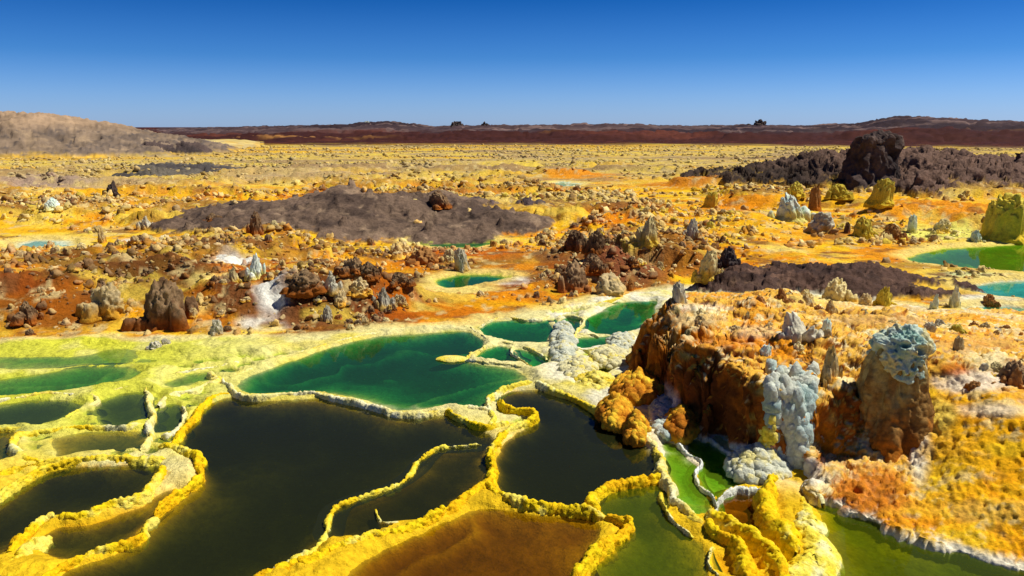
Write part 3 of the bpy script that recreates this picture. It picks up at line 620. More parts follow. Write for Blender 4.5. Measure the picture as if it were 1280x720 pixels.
hl2 = patch('hill', blob_h(x1, y1, 9.5, 14, 0, 1.2, 271, .8, .2, .2), 170, 330, 85, 170, 90, 40, ash_col((.62,.47,.16), (.42,.33,.16), 274, (.56,.36,.08), .5), M_FAR, None)
tag(hl2, kind='structure')
CR = np.array([(-900,178),(120,174),(180,168),(230,164),(300,161),(380,158),(440,156),(465,154),(485,152.5),(505,155),(545,159.5),(600,157.5),(640,158),(720,156.5),(760,156),(800,157.5),(860,159),(920,157.5),(960,157),(1000,158.5),(1060,156),(1085,152),(1112,147.5),(1150,149.5),(1200,151.5),(1280,154.5),(1500,156),(2200,158)])
def ridge_h(x, y):
    u = 640 + FPX * x / np.maximum(y, 1); D = np.hypot(x, y)
    v = np.interp(u, CR[:, 0], CR[:, 1])
    top = 3.0 + (158.1 - v) * 400 / FPX + 0.75 * fbm(u * 0.05, D * 0.012, 281, 5, .6)
    front = (0.34 + 0.12 * fbm(u * .012, D * .004, 283, 2)) * sst(165, 205, D)
    k = front + (1 - front) * sst(230, 400, D)
    return np.where(D > 160, top * k + 0.5 * fbm(x * .05, y * .05, 282, 4) * sst(170, 260, D), -0.4)
def ridge_col(P, N):
    a = fbm(P[:, 0] * .015, P[:, 1] * .015, 285, 4); b = fbm(P[:, 0] * .05, P[:, 1] * .02, 286, 4); D = np.hypot(P[:, 0], P[:, 1])
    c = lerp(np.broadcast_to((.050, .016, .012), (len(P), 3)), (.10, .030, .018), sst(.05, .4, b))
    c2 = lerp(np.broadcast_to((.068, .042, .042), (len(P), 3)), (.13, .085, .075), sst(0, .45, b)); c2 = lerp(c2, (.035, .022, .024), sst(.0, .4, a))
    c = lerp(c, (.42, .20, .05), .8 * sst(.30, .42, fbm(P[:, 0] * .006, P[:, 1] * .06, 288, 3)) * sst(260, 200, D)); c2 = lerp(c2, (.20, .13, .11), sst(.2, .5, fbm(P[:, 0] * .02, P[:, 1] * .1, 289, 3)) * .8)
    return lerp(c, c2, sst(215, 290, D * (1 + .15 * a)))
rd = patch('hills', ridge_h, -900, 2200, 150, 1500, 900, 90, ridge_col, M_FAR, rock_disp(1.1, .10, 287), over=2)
tag(rd, kind='structure')

# ------------------------------------------------------------------ mineral rims between the pools
def rim(label, pts, w, h, kind, seed, z0=0.0, nod=26.0):
    pts = np.array(pts, float); P0 = WL(pts[:, :2], z0 + 0.03)
    ww = np.full(len(pts), w) if np.isscalar(w) else np.array(w, float)
    S = smooth_line(np.column_stack([P0, ww]), 14)
    seg = np.linalg.norm(np.diff(S[:, :2], axis=0), axis=1); L = np.concatenate([[0], np.cumsum(seg)])
    Dm = np.hypot(P0[:, 0], P0[:, 1]).mean(); ds = max(0.010, 0.0016 * Dm)
    n = max(int(L[-1] / ds), 12); s = np.linspace(0, L[-1], n)
    C = np.column_stack([np.interp(s, L, S[:, k]) for k in range(3)])
    C[:, 0] += 0.25 * C[:, 2] * fbm(s * 5, s * 0 + seed, seed, 3); C[:, 1] += 0.25 * C[:, 2] * fbm(s * 5, s * 0 + seed + 9, seed + 1, 3)
    T = np.gradient(C[:, :2], axis=0); T /= np.linalg.norm(T, axis=1, keepdims=True) + 1e-9
    Nn = np.stack([-T[:, 1], T[:, 0]], 1)
    wid = C[:, 2] * 0.33 * (1 + 0.5 * fbm(s * 4, s * 0 + 3, seed + 2, 3) + 0.35 * fbm(s * 14, s * 0 + 5, seed + 4, 2))
    tap = sst(0, 0.06, s) * sst(0, 0.06, L[-1] - s); tap = 0.35 + 0.65 * tap
    wid = np.maximum(wid * tap, 0.012); hh = h * 0.8 * (1 + 0.45 * fbm(s * 5, s * 0 + 7, seed + 3, 3)) * tap
    m = int(np.clip(C[:, 2].max() / ds * 1.5, 10, 34)); q = np.linspace(-1, 1, m); q = np.sign(q) * np.abs(q) ** 0.85
    prof = (1 - np.abs(q) ** 2.1)
    lo = -0.11
    V = np.empty((n, m, 3))
    V[..., :2] = C[:, None, :2] + Nn[:, None, :] * (wid[:, None] * q[None, :])[..., None]
    V[..., 2] = z0 + lo + (hh[:, None] - lo) * prof[None, :]
    G = grid_normals(V).reshape(-1, 3); Pf = V.reshape(-1, 3)
    sc_ = min(1.0, (w if np.isscalar(w) else max(w)) / 0.14); k = nod / (0.55 + 0.45 * sc_)
    d = 0.030 * sc_ * nodule(Pf, k, seed) + 0.019 * nodule(Pf, k * 2.1, seed + 3) + 0.020 * fbm3(Pf, 9, seed + 5, 3) - 0.026
    Pf = Pf + G * d[:, None]
    a = fbm3(Pf, 3, seed + 11, 3); b = fbm3(Pf, 16, seed + 12, 3); t = a + 0.5 * b
    if kind == 'yel': c = lerp(lerp(np.broadcast_to((.86,.61,.006), (len(Pf),3)), (.84,.46,.003), sst(-.05,.45,t)), (.86,.72,.12), sst(.15,.6,-t))
    elif kind == 'cream': c = lerp(lerp(np.broadcast_to((.84,.74,.26), (len(Pf),3)), (.82,.62,.06), sst(.05,.5,t)), (.85,.80,.48), sst(.1,.5,-t))
    elif kind == 'lem': c = lerp(lerp(np.broadcast_to((.84,.70,.07), (len(Pf),3)), (.82,.56,.01), sst(0,.45,t)), (.82,.78,.38), sst(.1,.5,-t))
    else: c = lerp(lerp(np.broadcast_to((.72,.74,.60), (len(Pf),3)), (.74,.70,.30), sst(.1,.5,t)), (.82,.84,.78), sst(.1,.5,-t))
    o = mesh_obj('mineral_rim', Pf, grid_faces(n, m), c, M_RIM)
    tag(o, label, 'rim', 'mineral rims between the pools')
    return o
RIMS = [
 ('cream beaded rim between the long green pool and the large black pool', [(276,473),(288,486),(302,496),(330,497),(360,493),(392,493),(420,498),(450,504),(480,513),(505,518),(535,517),(565,511),(600,512),(612,514)], .12, .07, 'cream'),
 ('golden lumpy rim under the cream rim at the corner of the large black pool', [(556,513),(572,521),(588,530),(606,535),(622,533),(634,529)], .11, .07, 'yel'),
 ('yellow curved rim arching over the top of the round dark pool', [(612,534),(617,522),(612,510),(610,502),(620,492),(640,483),(668,480),(700,492),(730,505),(757,521),(782,538),(804,553)], [.10,.10,.10,.11,.13,.14,.13,.12,.10,.09,.09,.11], .07, 'lem'),
 ('winding golden rim with a hooked bend beside the round dark pool', [(622,502),(640,513),(662,518),(668,524),(655,531),(640,536),(628,546),(616,558),(610,572),(616,588),(612,604),(600,614),(584,622),(566,634),(545,644)], [.10,.12,.12,.12,.12,.13,.14,.16,.15,.17,.20,.18,.16,.16,.16], .09, 'yel'),
 ('wide golden rim between the large black pool and the brown pool', [(560,637),(535,650),(505,661),(470,672),(435,684),(400,696),(365,708),(330,722),(290,745)], [.14,.16,.20,.24,.30,.30,.28,.28,.3], .085, 'yel'),
 ('thin half-sunk yellow rim crossing the large black pool', [(602,553),(575,556),(548,558),(530,568),(520,578),(512,590),(495,603),(472,611),(450,619),(428,627),(416,634),(410,648),(409,662),(403,676),(386,688),(355,703),(325,720)], [.03,.03,.04,.04,.05,.06,.09,.10,.08,.06,.06,.06,.07,.09,.10,.11,.12], .025, 'lem'),
 ('tiny beaded spur standing in the shallow pocket of the black pool', [(470,632),(472,642),(476,650),(490,650),(504,648)], .05, .03, 'lem'),
 ('golden rim between the round dark pool and the brown pool', [(608,606),(625,620),(645,630),(680,634),(712,638),(740,643),(758,648)], .17, .10, 'yel'),
 ('short golden rim between the round dark pool and the olive pool', [(746,644),(738,630),(748,618),(768,608),(795,602),(818,598),(834,592)], .14, .085, 'yel'),
 ('golden rim dropping from the junction between the brown and olive pools', [(752,645),(768,650),(783,655),(775,668),(758,682),(742,696),(728,712),(716,730)], [.16,.17,.17,.17,.17,.18,.18,.2], .09, 'yel'),
 ('wide pale crusted rim along the narrow lime-green channel', [(800,545),(815,556),(824,570),(829,586),(833,601),(840,617),(850,632),(863,646),(876,655),(888,662)], [.14,.19,.20,.18,.17,.17,.18,.18,.18,.16], .07, 'cream'),
 ('row of yellow knobs edging the pale rim above the olive pool', [(826,612),(826,624),(834,638),(842,650),(855,661),(868,668)], .07, .05, 'lem'),
 ('white zigzag rim between the two lime-green pools', [(845,545),(850,558),(862,568),(876,577),(870,590),(873,604),(886,615),(894,630),(890,642),(878,650)], .075, .055, 'mint'),
 ('white crust rim along the upper edge of the lime-green pool', [(843,548),(868,545),(888,548),(905,560),(925,576)], .09, .05, 'mint'),
 ('white arched rim between the lime-green pool and the small brown pool', [(894,634),(902,622),(916,612),(935,613),(952,613),(962,620)], .08, .06, 'mint'),
 ('golden knobbly lobe beside the olive pool ending in an open loop', [(878,656),(890,668),(905,676),(922,686),(934,700),(938,722),(940,745)], [.16,.19,.2,.23,.25,.27,.28], .11, 'yel'),
 ('small yellow loop closing the pocket beside the golden lobe', [(896,682),(887,690),(884,702),(892,714),(905,726)], .07, .05, 'lem'),
 ('golden knobbly lobe running down from the small brown pool', [(888,644),(902,655),(922,663),(942,676),(958,690),(970,706),(978,726),(984,748)], [.18,.21,.23,.25,.27,.28,.3,.32], .12, 'yel'),
 ('thick golden lobe below the white dome', [(972,600),(958,616),(958,634),(968,652),(980,668),(992,684),(998,694)], [.2,.28,.34,.36,.36,.3,.2], .14, 'yel'),
 ('broad yellow delta crust fanning into the olive pool', [(1000,622),(1008,645),(1016,668),(1016,692),(1008,716),(996,745)], [.16,.34,.46,.54,.6,.64], .08, 'lem'),
 ('yellow knob spur at the head of the delta crust', [(1018,604),(1014,614),(1024,622),(1030,630)], .12, .09, 'lem'),
 ('thin white salt line along the foot of the orange mound', [(1012,606),(1032,612),(1052,624),(1078,638),(1102,650),(1130,663),(1158,673),(1195,675),(1235,682),(1285,697)], .045, .018, 'mint'),
 ('bright yellow rim along the far end of the large black pool', [(288,491),(268,496),(254,506),(245,518),(234,533),(222,545),(212,553)], [.07,.09,.10,.12,.13,.15,.16], .06, 'yel'),
 ('swollen golden rim knot between the black pools', [(204,556),(216,558),(232,566),(246,578),(252,590),(248,602),(234,613),(216,625),(203,637),(194,648)], [.16,.24,.24,.20,.17,.13,.10,.08,.08,.09], .10, 'yel'),
 ('thin golden rim between the slim black pool and the large black pool', [(196,646),(184,656),(178,668),(166,678),(146,684),(120,690),(94,700),(66,716),(40,735)], [.10,.12,.13,.11,.08,.08,.09,.10,.12], .06, 'yel'),
 ('golden beaded rim winding between the two narrow black pools', [(208,586),(196,596),(186,610),(176,622),(158,629),(136,634),(112,643),(88,646),(64,646),(48,652),(36,664),(24,676),(14,690)], [.14,.15,.14,.12,.09,.09,.10,.10,.09,.09,.10,.12,.16], .075, 'yel'),
 ('bright yellow crust shelf at the end of the slim black pool', [(62,668),(48,678),(34,690),(16,702),(-10,716),(-40,730)], [.16,.30,.40,.44,.5,.5], .05, 'yel'),
 ('pale yellow thick rim above the narrow black pool', [(206,572),(188,573),(165,571),(140,571),(115,574),(92,577),(70,582),(48,589),(28,600),(12,611),(-10,624),(-40,640)], [.14,.19,.20,.18,.16,.14,.12,.11,.11,.12,.13,.14], .06, 'lem'),
 ('thin yellow rim joining the pale rim from the side of the small dark pool', [(100,572),(75,574),(52,577),(28,582),(5,589),(-30,600)], .08, .05, 'lem'),
 ('yellow lumpy rim round the end of the small dark pool', [(100,531),(72,536),(46,538),(24,543),(16,552),(20,564),(34,574),(56,577)], [.08,.10,.12,.13,.14,.14,.12,.10], .05, 'lem'),
 ('yellow rim under the square green-black pool', [(62,538),(95,533),(128,533),(155,533),(178,528)], .09, .05, 'lem'),
 ('pale ragged rim between the square pool and the oval pool', [(182,488),(186,502),(188,516),(186,530),(190,542),(184,552),(174,560)], [.12,.14,.14,.13,.11,.09,.08], .05, 'cream'),
 ('yellow rim along the lower edge of the oval green-black pool', [(98,510),(84,520),(64,529),(44,534),(15,534),(-30,538)], .075, .04, 'lem'),
 ('cream rim between the flat green pool and the oval green-black pool', [(-40,508),(0,500),(32,495),(62,491),(90,493),(112,494),(122,500),(108,507)], [.07,.07,.08,.09,.10,.12,.1,.07], .045, 'cream'),
 ('thin straight cream rim above the square green-black pool', [(112,493),(135,489),(152,485),(170,482)], .06, .05, 'cream'),
 ('pale rim looping over the narrow green pool to the shore', [(182,487),(188,478),(200,471),(222,465),(248,460),(275,456),(300,450)], [.08,.07,.06,.06,.06,.06,.08], .035, 'cream'),
 ('wide cream crumbly crust at the corner of the long green pool', [(262,466),(270,474),(256,482),(240,487),(222,491),(205,498),(196,506)], [.16,.22,.20,.16,.14,.14,.12], .045, 'cream'),
 ('cream rim round the far side of the small oval pool', [(228,506),(232,516),(226,530),(214,540),(200,542)], .09, .05, 'cream'),
 ('cream shore rim along the far side of the long green pool', [(286,470),(308,463),(345,450),(385,437),(430,424),(470,416),(520,412),(560,409),(588,408)], [.12,.10,.09,.09,.08,.07,.07,.07,.08], .04, 'cream'),
 ('cream rim between the long green pool and the emerald pool', [(588,408),(602,418),(612,426),(604,434),(590,441),(581,447)], .09, .05, 'cream'),
 ('thin cream rim from the yellow islet to the pale crust', [(582,448),(605,452),(632,455),(655,459),(668,464)], .08, .045, 'cream'),
 ('cream rim dividing the emerald pool from the small pocket pools', [(610,423),(628,427),(645,431),(662,435),(676,442),(684,448)], .08, .045, 'cream'),
 ('short cream rim between the two pocket pools', [(641,431),(640,440),(648,446),(658,454),(672,462)], .08, .045, 'cream'),
 ('cream shore rim along the far side of the emerald pool', [(598,408),(616,399),(636,396),(655,399),(676,398),(690,394)], .08, .04, 'cream'),
 ('pale rim between the far emerald pools', [(694,396),(708,394),(722,396),(730,402),(722,412),(716,420),(704,424)], .09, .05, 'cream'),
 ('thin pale rim curling into the far emerald pool', [(712,420),(724,417),(738,417),(748,419)], .06, .035, 'cream'),
 ('pale rim along the near edge of the far emerald pool', [(698,424),(712,431),(730,436),(750,436)], .08, .045, 'cream'),
 ('cream shore rim along the far side of the far emerald pool', [(690,392),(715,384),(742,379),(772,373),(800,370),(828,370)], [.09,.14,.12,.10,.09,.10], .045, 'cream'),
]
for k, (lb, pts, w, h, kd) in enumerate(RIMS):
    rim(lb, pts, w, h, kd, 300 + k * 20)

# ------------------------------------------------------------------ knobs, pillars and rocks
def ico(n):
    t = (1 + 5 ** .5) / 2
    V = [(-1,t,0),(1,t,0),(-1,-t,0),(1,-t,0),(0,-1,t),(0,1,t),(0,-1,-t),(0,1,-t),(t,0,-1),(t,0,1),(-t,0,-1),(-t,0,1)]
    F = [(0,11,5),(0,5,1),(0,1,7),(0,7,10),(0,10,11),(1,5,9),(5,11,4),(11,10,2),(10,7,6),(7,1,8),(3,9,4),(3,4,2),(3,2,6),(3,6,8),(3,8,9),(4,9,5),(2,4,11),(6,2,10),(8,6,7),(9,8,1)]
    V = [tuple(np.array(v) / np.linalg.norm(v)) for v in V]
    for _ in range(n):
        c = {}; G = []
        def mid(a, b):
            k = (min(a, b), max(a, b))
            if k not in c:
                q = np.array(V[a]) + np.array(V[b]); V.append(tuple(q / np.linalg.norm(q))); c[k] = len(V) - 1
            return c[k]
        for a, b, d in F:
            x, y, z = mid(a, b), mid(b, d), mid(d, a); G += [(a, x, z), (b, y, x), (d, z, y), (x, y, z)]
        F = G
    return np.array(V), np.array(F)
ICO = {n: ico(n) for n in (0, 1, 2, 3, 4)}
def knob_shape(kind, seed, n=3):
    """unit knob: base at z = 0 (sunk a little), about 1 wide and 1 tall"""
    U, F = ICO[n]; off = np.array([seed * 3.7, seed * 1.3, seed * 7.9]); Q = U + off
    if kind == 'lump':
        r = 1 + 0.30 * fbm3(Q, 1.1, seed, 2) + 0.28 * nodule(Q, 1.5, seed) - 0.12; V = U * r[:, None] * (.5, .5, .62); V[:, 2] += .36
    elif kind == 'spire':
        S = np.sign(U) * np.abs(U) ** np.array([.85, .85, .75]); r = 1 + 0.30 * fbm3(Q, 1.4, seed, 2) + 0.28 * nodule(Q, 2.0, seed) - 0.1; V = S * r[:, None] * (.45, .45, .75); V[:, 2] += .4
        k = np.clip(1.1 - 0.42 * V[:, 2], .5, 1.15); V[:, :2] *= k[:, None]
    elif kind == 'stump':
        S = np.sign(U) * np.abs(U) ** np.array([.8, .8, .55]); r = 1 + 0.16 * fbm3(Q, 1.3, seed, 3) + 0.16 * nodule(Q, 2.2, seed) - 0.08; V = S * r[:, None] * (.45, .45, .55); V[:, 2] += .42
        V[:, :2] *= (1.12 - 0.22 * V[:, 2])[:, None]
    elif kind == 'cluster':
        r = 0.62 + 0.55 * nodule(Q, 1.4, seed) + 0.25 * nodule(Q, 3.2, seed + 4) + 0.12 * nodule(Q, 7.0, seed + 8); V = U * r[:, None] * (.56, .56, .55); V[:, 2] += .32
    elif kind == 'twin':
        r = 1 + 0.5 * fbm3(Q, .9, seed, 2) + 0.25 * nodule(Q, 1.8, seed) - .1; V = U * r[:, None] * (.56, .44, .55); V[:, 2] += .3; V[:, 2] *= 1 + .5 * np.sin(V[:, 0] * 6 + seed)
    else:  # jagged
        w1, w2 = worley(Q, 1.3, seed); r = 0.8 + 0.7 * (w2 - w1) + 0.3 * fbm3(Q, 2.2, seed, 2); V = U * r[:, None] * (.55, .5, .55); V[:, 2] += .28
    V[:, 2] = np.maximum(V[:, 2], -0.14)
    V = V * (1 + 0.14 * fbm3(Q, 3.0, seed + 50, 3) + 0.09 * fbm3(Q, 7.5, seed + 51, 2) + .10 * nodule(Q, 4.5, seed + 52) + (.10 * nodule(Q, 9, seed + 53) + .16 * nodule(Q, 3.4, seed + 54) if n > 3 else 0))[:, None]
    V[:, :2] *= (1 + 0.45 * sst(.30, -.05, V[:, 2]))[:, None]; V[:, 0] += .18 * V[:, 2] * math.sin(seed); V[:, 1] += .18 * V[:, 2] * math.cos(seed)
    if n == 3: V = V * (1 + np.random.default_rng(seed).uniform(-.05, .05, (len(V), 1)))
    V[:, :2] -= V[:, :2].mean(0)
    V[:, :2] /= np.ptp(V[:, :2], axis=0).max(); zt = V[:, 2].max(); V[:, 2] = np.where(V[:, 2] > 0, V[:, 2] / zt, V[:, 2])
    return V, F
PAL = {'tan': ((.52,.40,.20), (.60,.42,.14), (.66,.34,.03)), 'brown': ((.25,.16,.08), (.14,.075,.035), (.30,.09,.012)), 'pale': ((.72,.60,.28), (.60,.48,.20), (.78,.52,.06)),
       'grey': ((.44,.40,.28), (.56,.52,.38), (.54,.34,.08)), 'yellow': ((.52,.42,.06), (.60,.46,.05), (.66,.46,.03)), 'dark': ((.065,.05,.045), (.11,.08,.065), (.05,.03,.025)),
       'rust': ((.38,.19,.06), (.30,.12,.03), (.46,.15,.015)), 'mint': ((.58,.70,.58), (.70,.74,.60), (.70,.62,.16)), 'orange': ((.62,.28,.03), (.48,.17,.015), (.74,.42,.03)), 'white': ((.60,.61,.46), (.45,.48,.38), (.70,.62,.24))}
def knob_col(V, pal, seed):
    c0, c1, c2 = PAL[pal]; Q = V + seed
    a = fbm3(Q, 3, seed, 3); b = fbm3(Q, 9, seed + 2, 2)
    c = lerp(np.broadcast_to(c0, (len(V), 3)), c1, sst(-.15, .35, a + .4 * b))
    return lerp(c, c2, sst(.42, .08, V[:, 2] + .3 * a + .12 * b))
LIB = {}
def knob_mesh(kind, pal, var, n=3):
    key = (kind, pal, var, n)
    if key not in LIB:
        sd = (hash(kind) if False else sum(map(ord, kind))) % 97 + var * 31
        V, F = knob_shape(kind, sd, n); C = knob_col(V, pal, sd); Rk = random.Random(sd)
        Vs_, Fs_, Cs_, k_ = [V], [F], [C], len(V)
        for q_ in range(0 if kind == 'stump' else Rk.randint(3, 7)):                    # smaller knobs grown onto its foot
            v_, f_ = knob_shape(Rk.choice(['lump', 'cluster', 'stump']), sd + 5 + q_, 2); a_ = Rk.uniform(0, 6.283); r_ = Rk.uniform(.34, .62); w_ = Rk.uniform(.22, .5); h_ = Rk.uniform(.18, .6)
            v_ = v_ * (w_, w_, h_) + (r_ * math.cos(a_), r_ * math.sin(a_), 0); Vs_.append(v_); Fs_.append(f_ + k_); k_ += len(v_); Cs_.append(knob_col(v_, pal, sd + q_))
        V, F, C = np.vstack(Vs_), np.vstack(Fs_), np.vstack(Cs_); V[:, :2] *= .85
        o = mesh_obj('salt_rock', V, F, C, M_KNOB); LIB[key] = o.data; o.data.polygons.foreach_set('use_smooth', np.full(len(F), n > 3))
        bpy.data.objects.remove(o)
    return LIB[key]
def surf(x, y):
    x = np.atleast_1d(np.asarray(x, float)); y = np.atleast_1d(np.asarray(y, float))
    z = ground_h(x, y)
    for f in (mound_h, ASH1, ASH2, LAVS, LAVS2): z = np.maximum(z, f(x, y))
    return z
def hit(u, v):
    D = np.exp(np.linspace(math.log(5), math.log(60), 420)); xc = (u - 640) / FPX; yc = (360 - v) / FPX
    dy = CP + yc * SP; dz = -SP + yc * CP; t = D / dy; x = xc * t; y = D; z = H_CAM + dz * t
    k = np.argmax(z <= surf(x, y)); return float(x[k]), float(y[k]), float(z[k])
def hit_mound(us, vs):
    us, vs = np.asarray(us)[:, None], np.asarray(vs)[:, None]; D = np.linspace(5.0, 11.0, 260)[None, :]; xc = (us - 640) / FPX; yc = (360 - vs) / FPX
    t = D / (CP + yc * SP); x = xc * t; y = D + 0 * t; z = H_CAM + (-SP + yc * CP) * t
    k = np.argmax(z <= np.maximum(mound_h(x, y), 0.02), axis=1); i = np.arange(len(us)); return np.stack([x[i, k], y[i, k], z[i, k]], 1)
def put(name, mesh, x, y, z, w, h, rz, label, cat, group=None):
    o = bpy.data.objects.new(name, mesh); COLL.objects.link(o); o.location = (x, y, z); o.scale = (w, w, h); o.rotation_euler = (0, 0, rz)
    return tag(o, label, cat, group)

def lumps(name, items, seed, pal, mat, label, cat, amp=0.25, f=2.0, fine=0.10, n=3, group=None):
    """one crust of merged rounded lumps; items: (x, y, z, rx, ry, rz)"""
    Vs, Fs, Cs, k = [], [], [], 0; U, F = ICO[n]
    base = []
    for q in range(14):
        Q = U + q * 5.3 + seed
        jq = np.random.default_rng(q).uniform(-.2, .2, len(U)) if n == 1 else 0
        base.append(U * (1 + jq + amp * (nodule(Q, f, seed + q) - .4) + fine * nodule(Q, f * 3.2, seed + q + 3) + 0.12 * fbm3(Q, 1.1, seed + q, 2))[:, None])
    for i, (x, y, z, rx, ry, rz) in enumerate(items):
        V = base[i % len(base)] * (rx, ry, rz) + (x, y, z)
        Vs.append(V); Fs.append(F + k); k += len(V)
    V = np.vstack(Vs); F = np.vstack(Fs)
    c0, c1, c2 = PAL[pal]; a = fbm3(V, 5, seed, 3); b = fbm3(V, 22, seed + 2, 3)
    c = lerp(np.broadcast_to(c0, (len(V), 3)), c1, sst(-.15, .35, a + .4 * b)); c = lerp(c, c2, sst(.2, .5, b - a))
    return tag(mesh_obj(name, V, F, c, mat, smooth=n > 1), label, cat, group)
PAL['blue'] = ((.44,.53,.47), (.60,.62,.50), (.30,.41,.38)); PAL['bush'] = ((.66,.30,.02), (.42,.14,.012), (.80,.54,.04)); PAL['cream'] = ((.74,.68,.36), (.60,.56,.34), (.76,.62,.10)); PAL['lemon'] = ((.80,.64,.05), (.82,.70,.16), (.80,.52,.02))
def scat_lumps(u, v, ru, rv, n, r0, r1, seed, z=0.03, flat=0.8, dz=0.0):
    R = random.Random(seed); out = []
    for i in range(n):
        a = R.uniform(0, 6.283); q = math.sqrt(R.random()); r = R.uniform(r0, r1)
        x, y = W(u + ru * q * math.cos(a), v + rv * q * math.sin(a), z); zz = z + dz * (1 - q) + r * 0.15
        out.append((x, y, zz, r * R.uniform(.8, 1.25), r * R.uniform(.8, 1.2), r * flat * R.uniform(.8, 1.2)))
    return out

# ---- the pillar with its crystal cap
def column(prof, seg, rings, ang0=0.0):
    prof = np.array(prof); t = np.linspace(0, 1, rings)
    L = np.concatenate([[0], np.cumsum(np.hypot(np.diff(prof[:, 0]), np.diff(prof[:, 1])))]); L /= L[-1]
    z = np.interp(t, L, prof[:, 0]); r = np.interp(t, L, prof[:, 1]); a = np.linspace(0, 2 * math.pi, seg, endpoint=False)
    V = np.stack([r[:, None] * np.cos(a), r[:, None] * np.sin(a), np.repeat(z[:, None], seg, 1)], -1)
    return V, grid_faces(rings, seg, True)
def col_normals(V):
    du = np.gradient(V, axis=0); dv = np.roll(V, -1, 1) - np.roll(V, 1, 1); n = np.cross(dv, du); return n / (np.linalg.norm(n, axis=-1, keepdims=True) + 1e-9)
px, py = W(1103, 600, 0.0); py += 0.36; px *= 1.055
pil = empty('salt_stack', (px, py, 0.0)); tag(pil, 'thick brown salt stack capped with pale green pitted crystals', 'salt stack')
V, F = column([(-.12,.66),(.08,.52),(.28,.40),(.5,.32),(.75,.265),(.95,.245),(1.06,.20),(1.10,.02)], 150, 130)
V[..., 0] += .05 * V[..., 2]; V[..., :2] *= .72
N = col_normals(V).reshape(-1, 3); Vf = V.reshape(-1, 3); S = Vf.copy(); S[:, 2] *= .22
d = .20 * fbm3(S, 3.2, 601, 4, .55) + .05 * (.4 - 2 * np.abs(fbm3(S, 9, 609, 3))) + .05 * nodule(S, 6.5, 602) + .018 * nodule(Vf, 16, 604) + .010 * nodule(Vf, 36, 606)
Vf = Vf + N * d[:, None]
a = fbm3(S, 4, 607, 3); b = fbm3(Vf, 12, 608, 3)
c = lerp(np.broadcast_to((.28,.155,.045), (len(Vf), 3)), (.15,.06,.016), sst(-.1,.35, a + .3 * b)); c = lerp(c, (.46,.36,.13), sst(.1,.45, -a + .3 * b)); c = lerp(c, (.52,.17,.012), sst(.5, .2, Vf[:, 2] + .3 * b) * .8)
o = mesh_obj('column', Vf, F, c, M_MOUND, pil)
V, F = column([(.84,.20),(.91,.245),(1.0,.25),(1.10,.24),(1.17,.19),(1.22,.11),(1.23,.004)], 170, 80)
V[..., 0] += .05 * V[..., 2]; V[..., :2] *= .80
N = col_normals(V).reshape(-1, 3); Vf = V.reshape(-1, 3)
Q = Vf + .035 * np.stack([fbm3(Vf, 9, 610 + k_, 2) for k_ in range(3)], 1)
w1, w2, id1 = worley(Q, 11.0, 611, True); dp = .25 + .9 * id1; pit = sst(.46, .10, w1) * dp; lip = sst(.22, .03, np.abs(w1 - .46)) * dp
v1, v2, id2 = worley(Q, 26.0, 615, True)
d = -.075 * pit + .028 * lip - .022 * sst(.45, .1, v1) + .02 * (id2 - .5) + .11 * fbm3(Vf, 3.4, 613, 3) + .03 * fbm3(Vf, 14, 614, 2)
Vf = Vf + N * d[:, None]
b = fbm3(Vf, 9, 616, 3); c = lerp(np.broadcast_to((.56,.66,.53), (len(Vf), 3)), (.30,.46,.38), sst(-.1,.35,b)); c = lerp(c, (.62,.56,.28), sst(.12,.4,-b))
mesh_obj('crystal_cap', Vf, F, c, M_RIM, pil)

# ---- dark rock tower on the lava
px, py = W(1084, 240, .1)
V, F = column([(-.4,2.3),(.3,1.85),(1.0,1.5),(1.8,1.28),(2.35,1.12),(2.62,.85),(2.74,.05)], 130, 90)
N = col_normals(V).reshape(-1, 3); Vf = V.reshape(-1, 3); Vf[:, 1] *= .8; Vf[:, 0] = .84 * Vf[:, 0] + .08 * Vf[:, 2]; Vf[:, 2] *= .97
S = Vf.copy(); S[:, 2] *= .45
w1, w2 = worley(S, 1.5, 621); d = .55 * fbm3(S, 1.0, 622, 4, .6) + .30 * (w2 - w1) - .1 + .22 * (.4 - 2 * np.abs(fbm3(S, 2.4, 625, 3)))
Vf = Vf + N * d[:, None]; b = fbm3(Vf, 1.2, 626, 4)
c = lerp(np.broadcast_to((.070,.047,.040), (len(Vf), 3)), (.135,.092,.072), sst(-.05,.4,b)); c = lerp(c, (.035,.026,.024), sst(.1,.4,-b))
tw = mesh_obj('rock_tower', Vf, F, c, M_LAVA); tw.location = (px, py, 0)
tag(tw, 'tall dark brown blocky rock tower rising from the lava outcrop', 'rock')

# ---- pale crusts on and below the cliff
R = random.Random(31); it = []
ts = [R.random() for _ in range(480)]
for p in hit_mound([988 + R.uniform(-26, 30) * (1 - .2 * t) - 8 * t for t in ts], [466 + 112 * t for t in ts]):
    r = R.uniform(.018, .05); it.append((p[0] - .02, p[1] - R.uniform(.03, .07), p[2], r, r, r * R.uniform(.9, 2.4)))
lumps('salt_drapery', it, 631, 'blue', M_MOUND, 'blue-white lumpy salt drapery running down the rusty cliff', 'salt', .5, 2.2, .3, 1)
it = []
for p in hit_mound([960 + R.uniform(-8, 8) for _ in range(60)], [520 + 58 * R.random() for _ in range(60)]):
    r = R.uniform(.016, .035); it.append((p[0] - .03, p[1] - .10, p[2], r, r, r * 1.5))
lumps('salt_drapery', it, 641, 'lemon', M_MOUND, 'small yellow-green salt finger beside the blue-white drapery', 'salt', .3, 1.8, .1, 2)
lumps('salt_dome', scat_lumps(948, 585, 38, 20, 380, .014, .045, 651, .03, 1.0, .17), 651, 'white', M_RIM, 'white crusted salt dome between the cliff foot and the lime-green pool', 'salt', .5, 2.4, .35, 1)
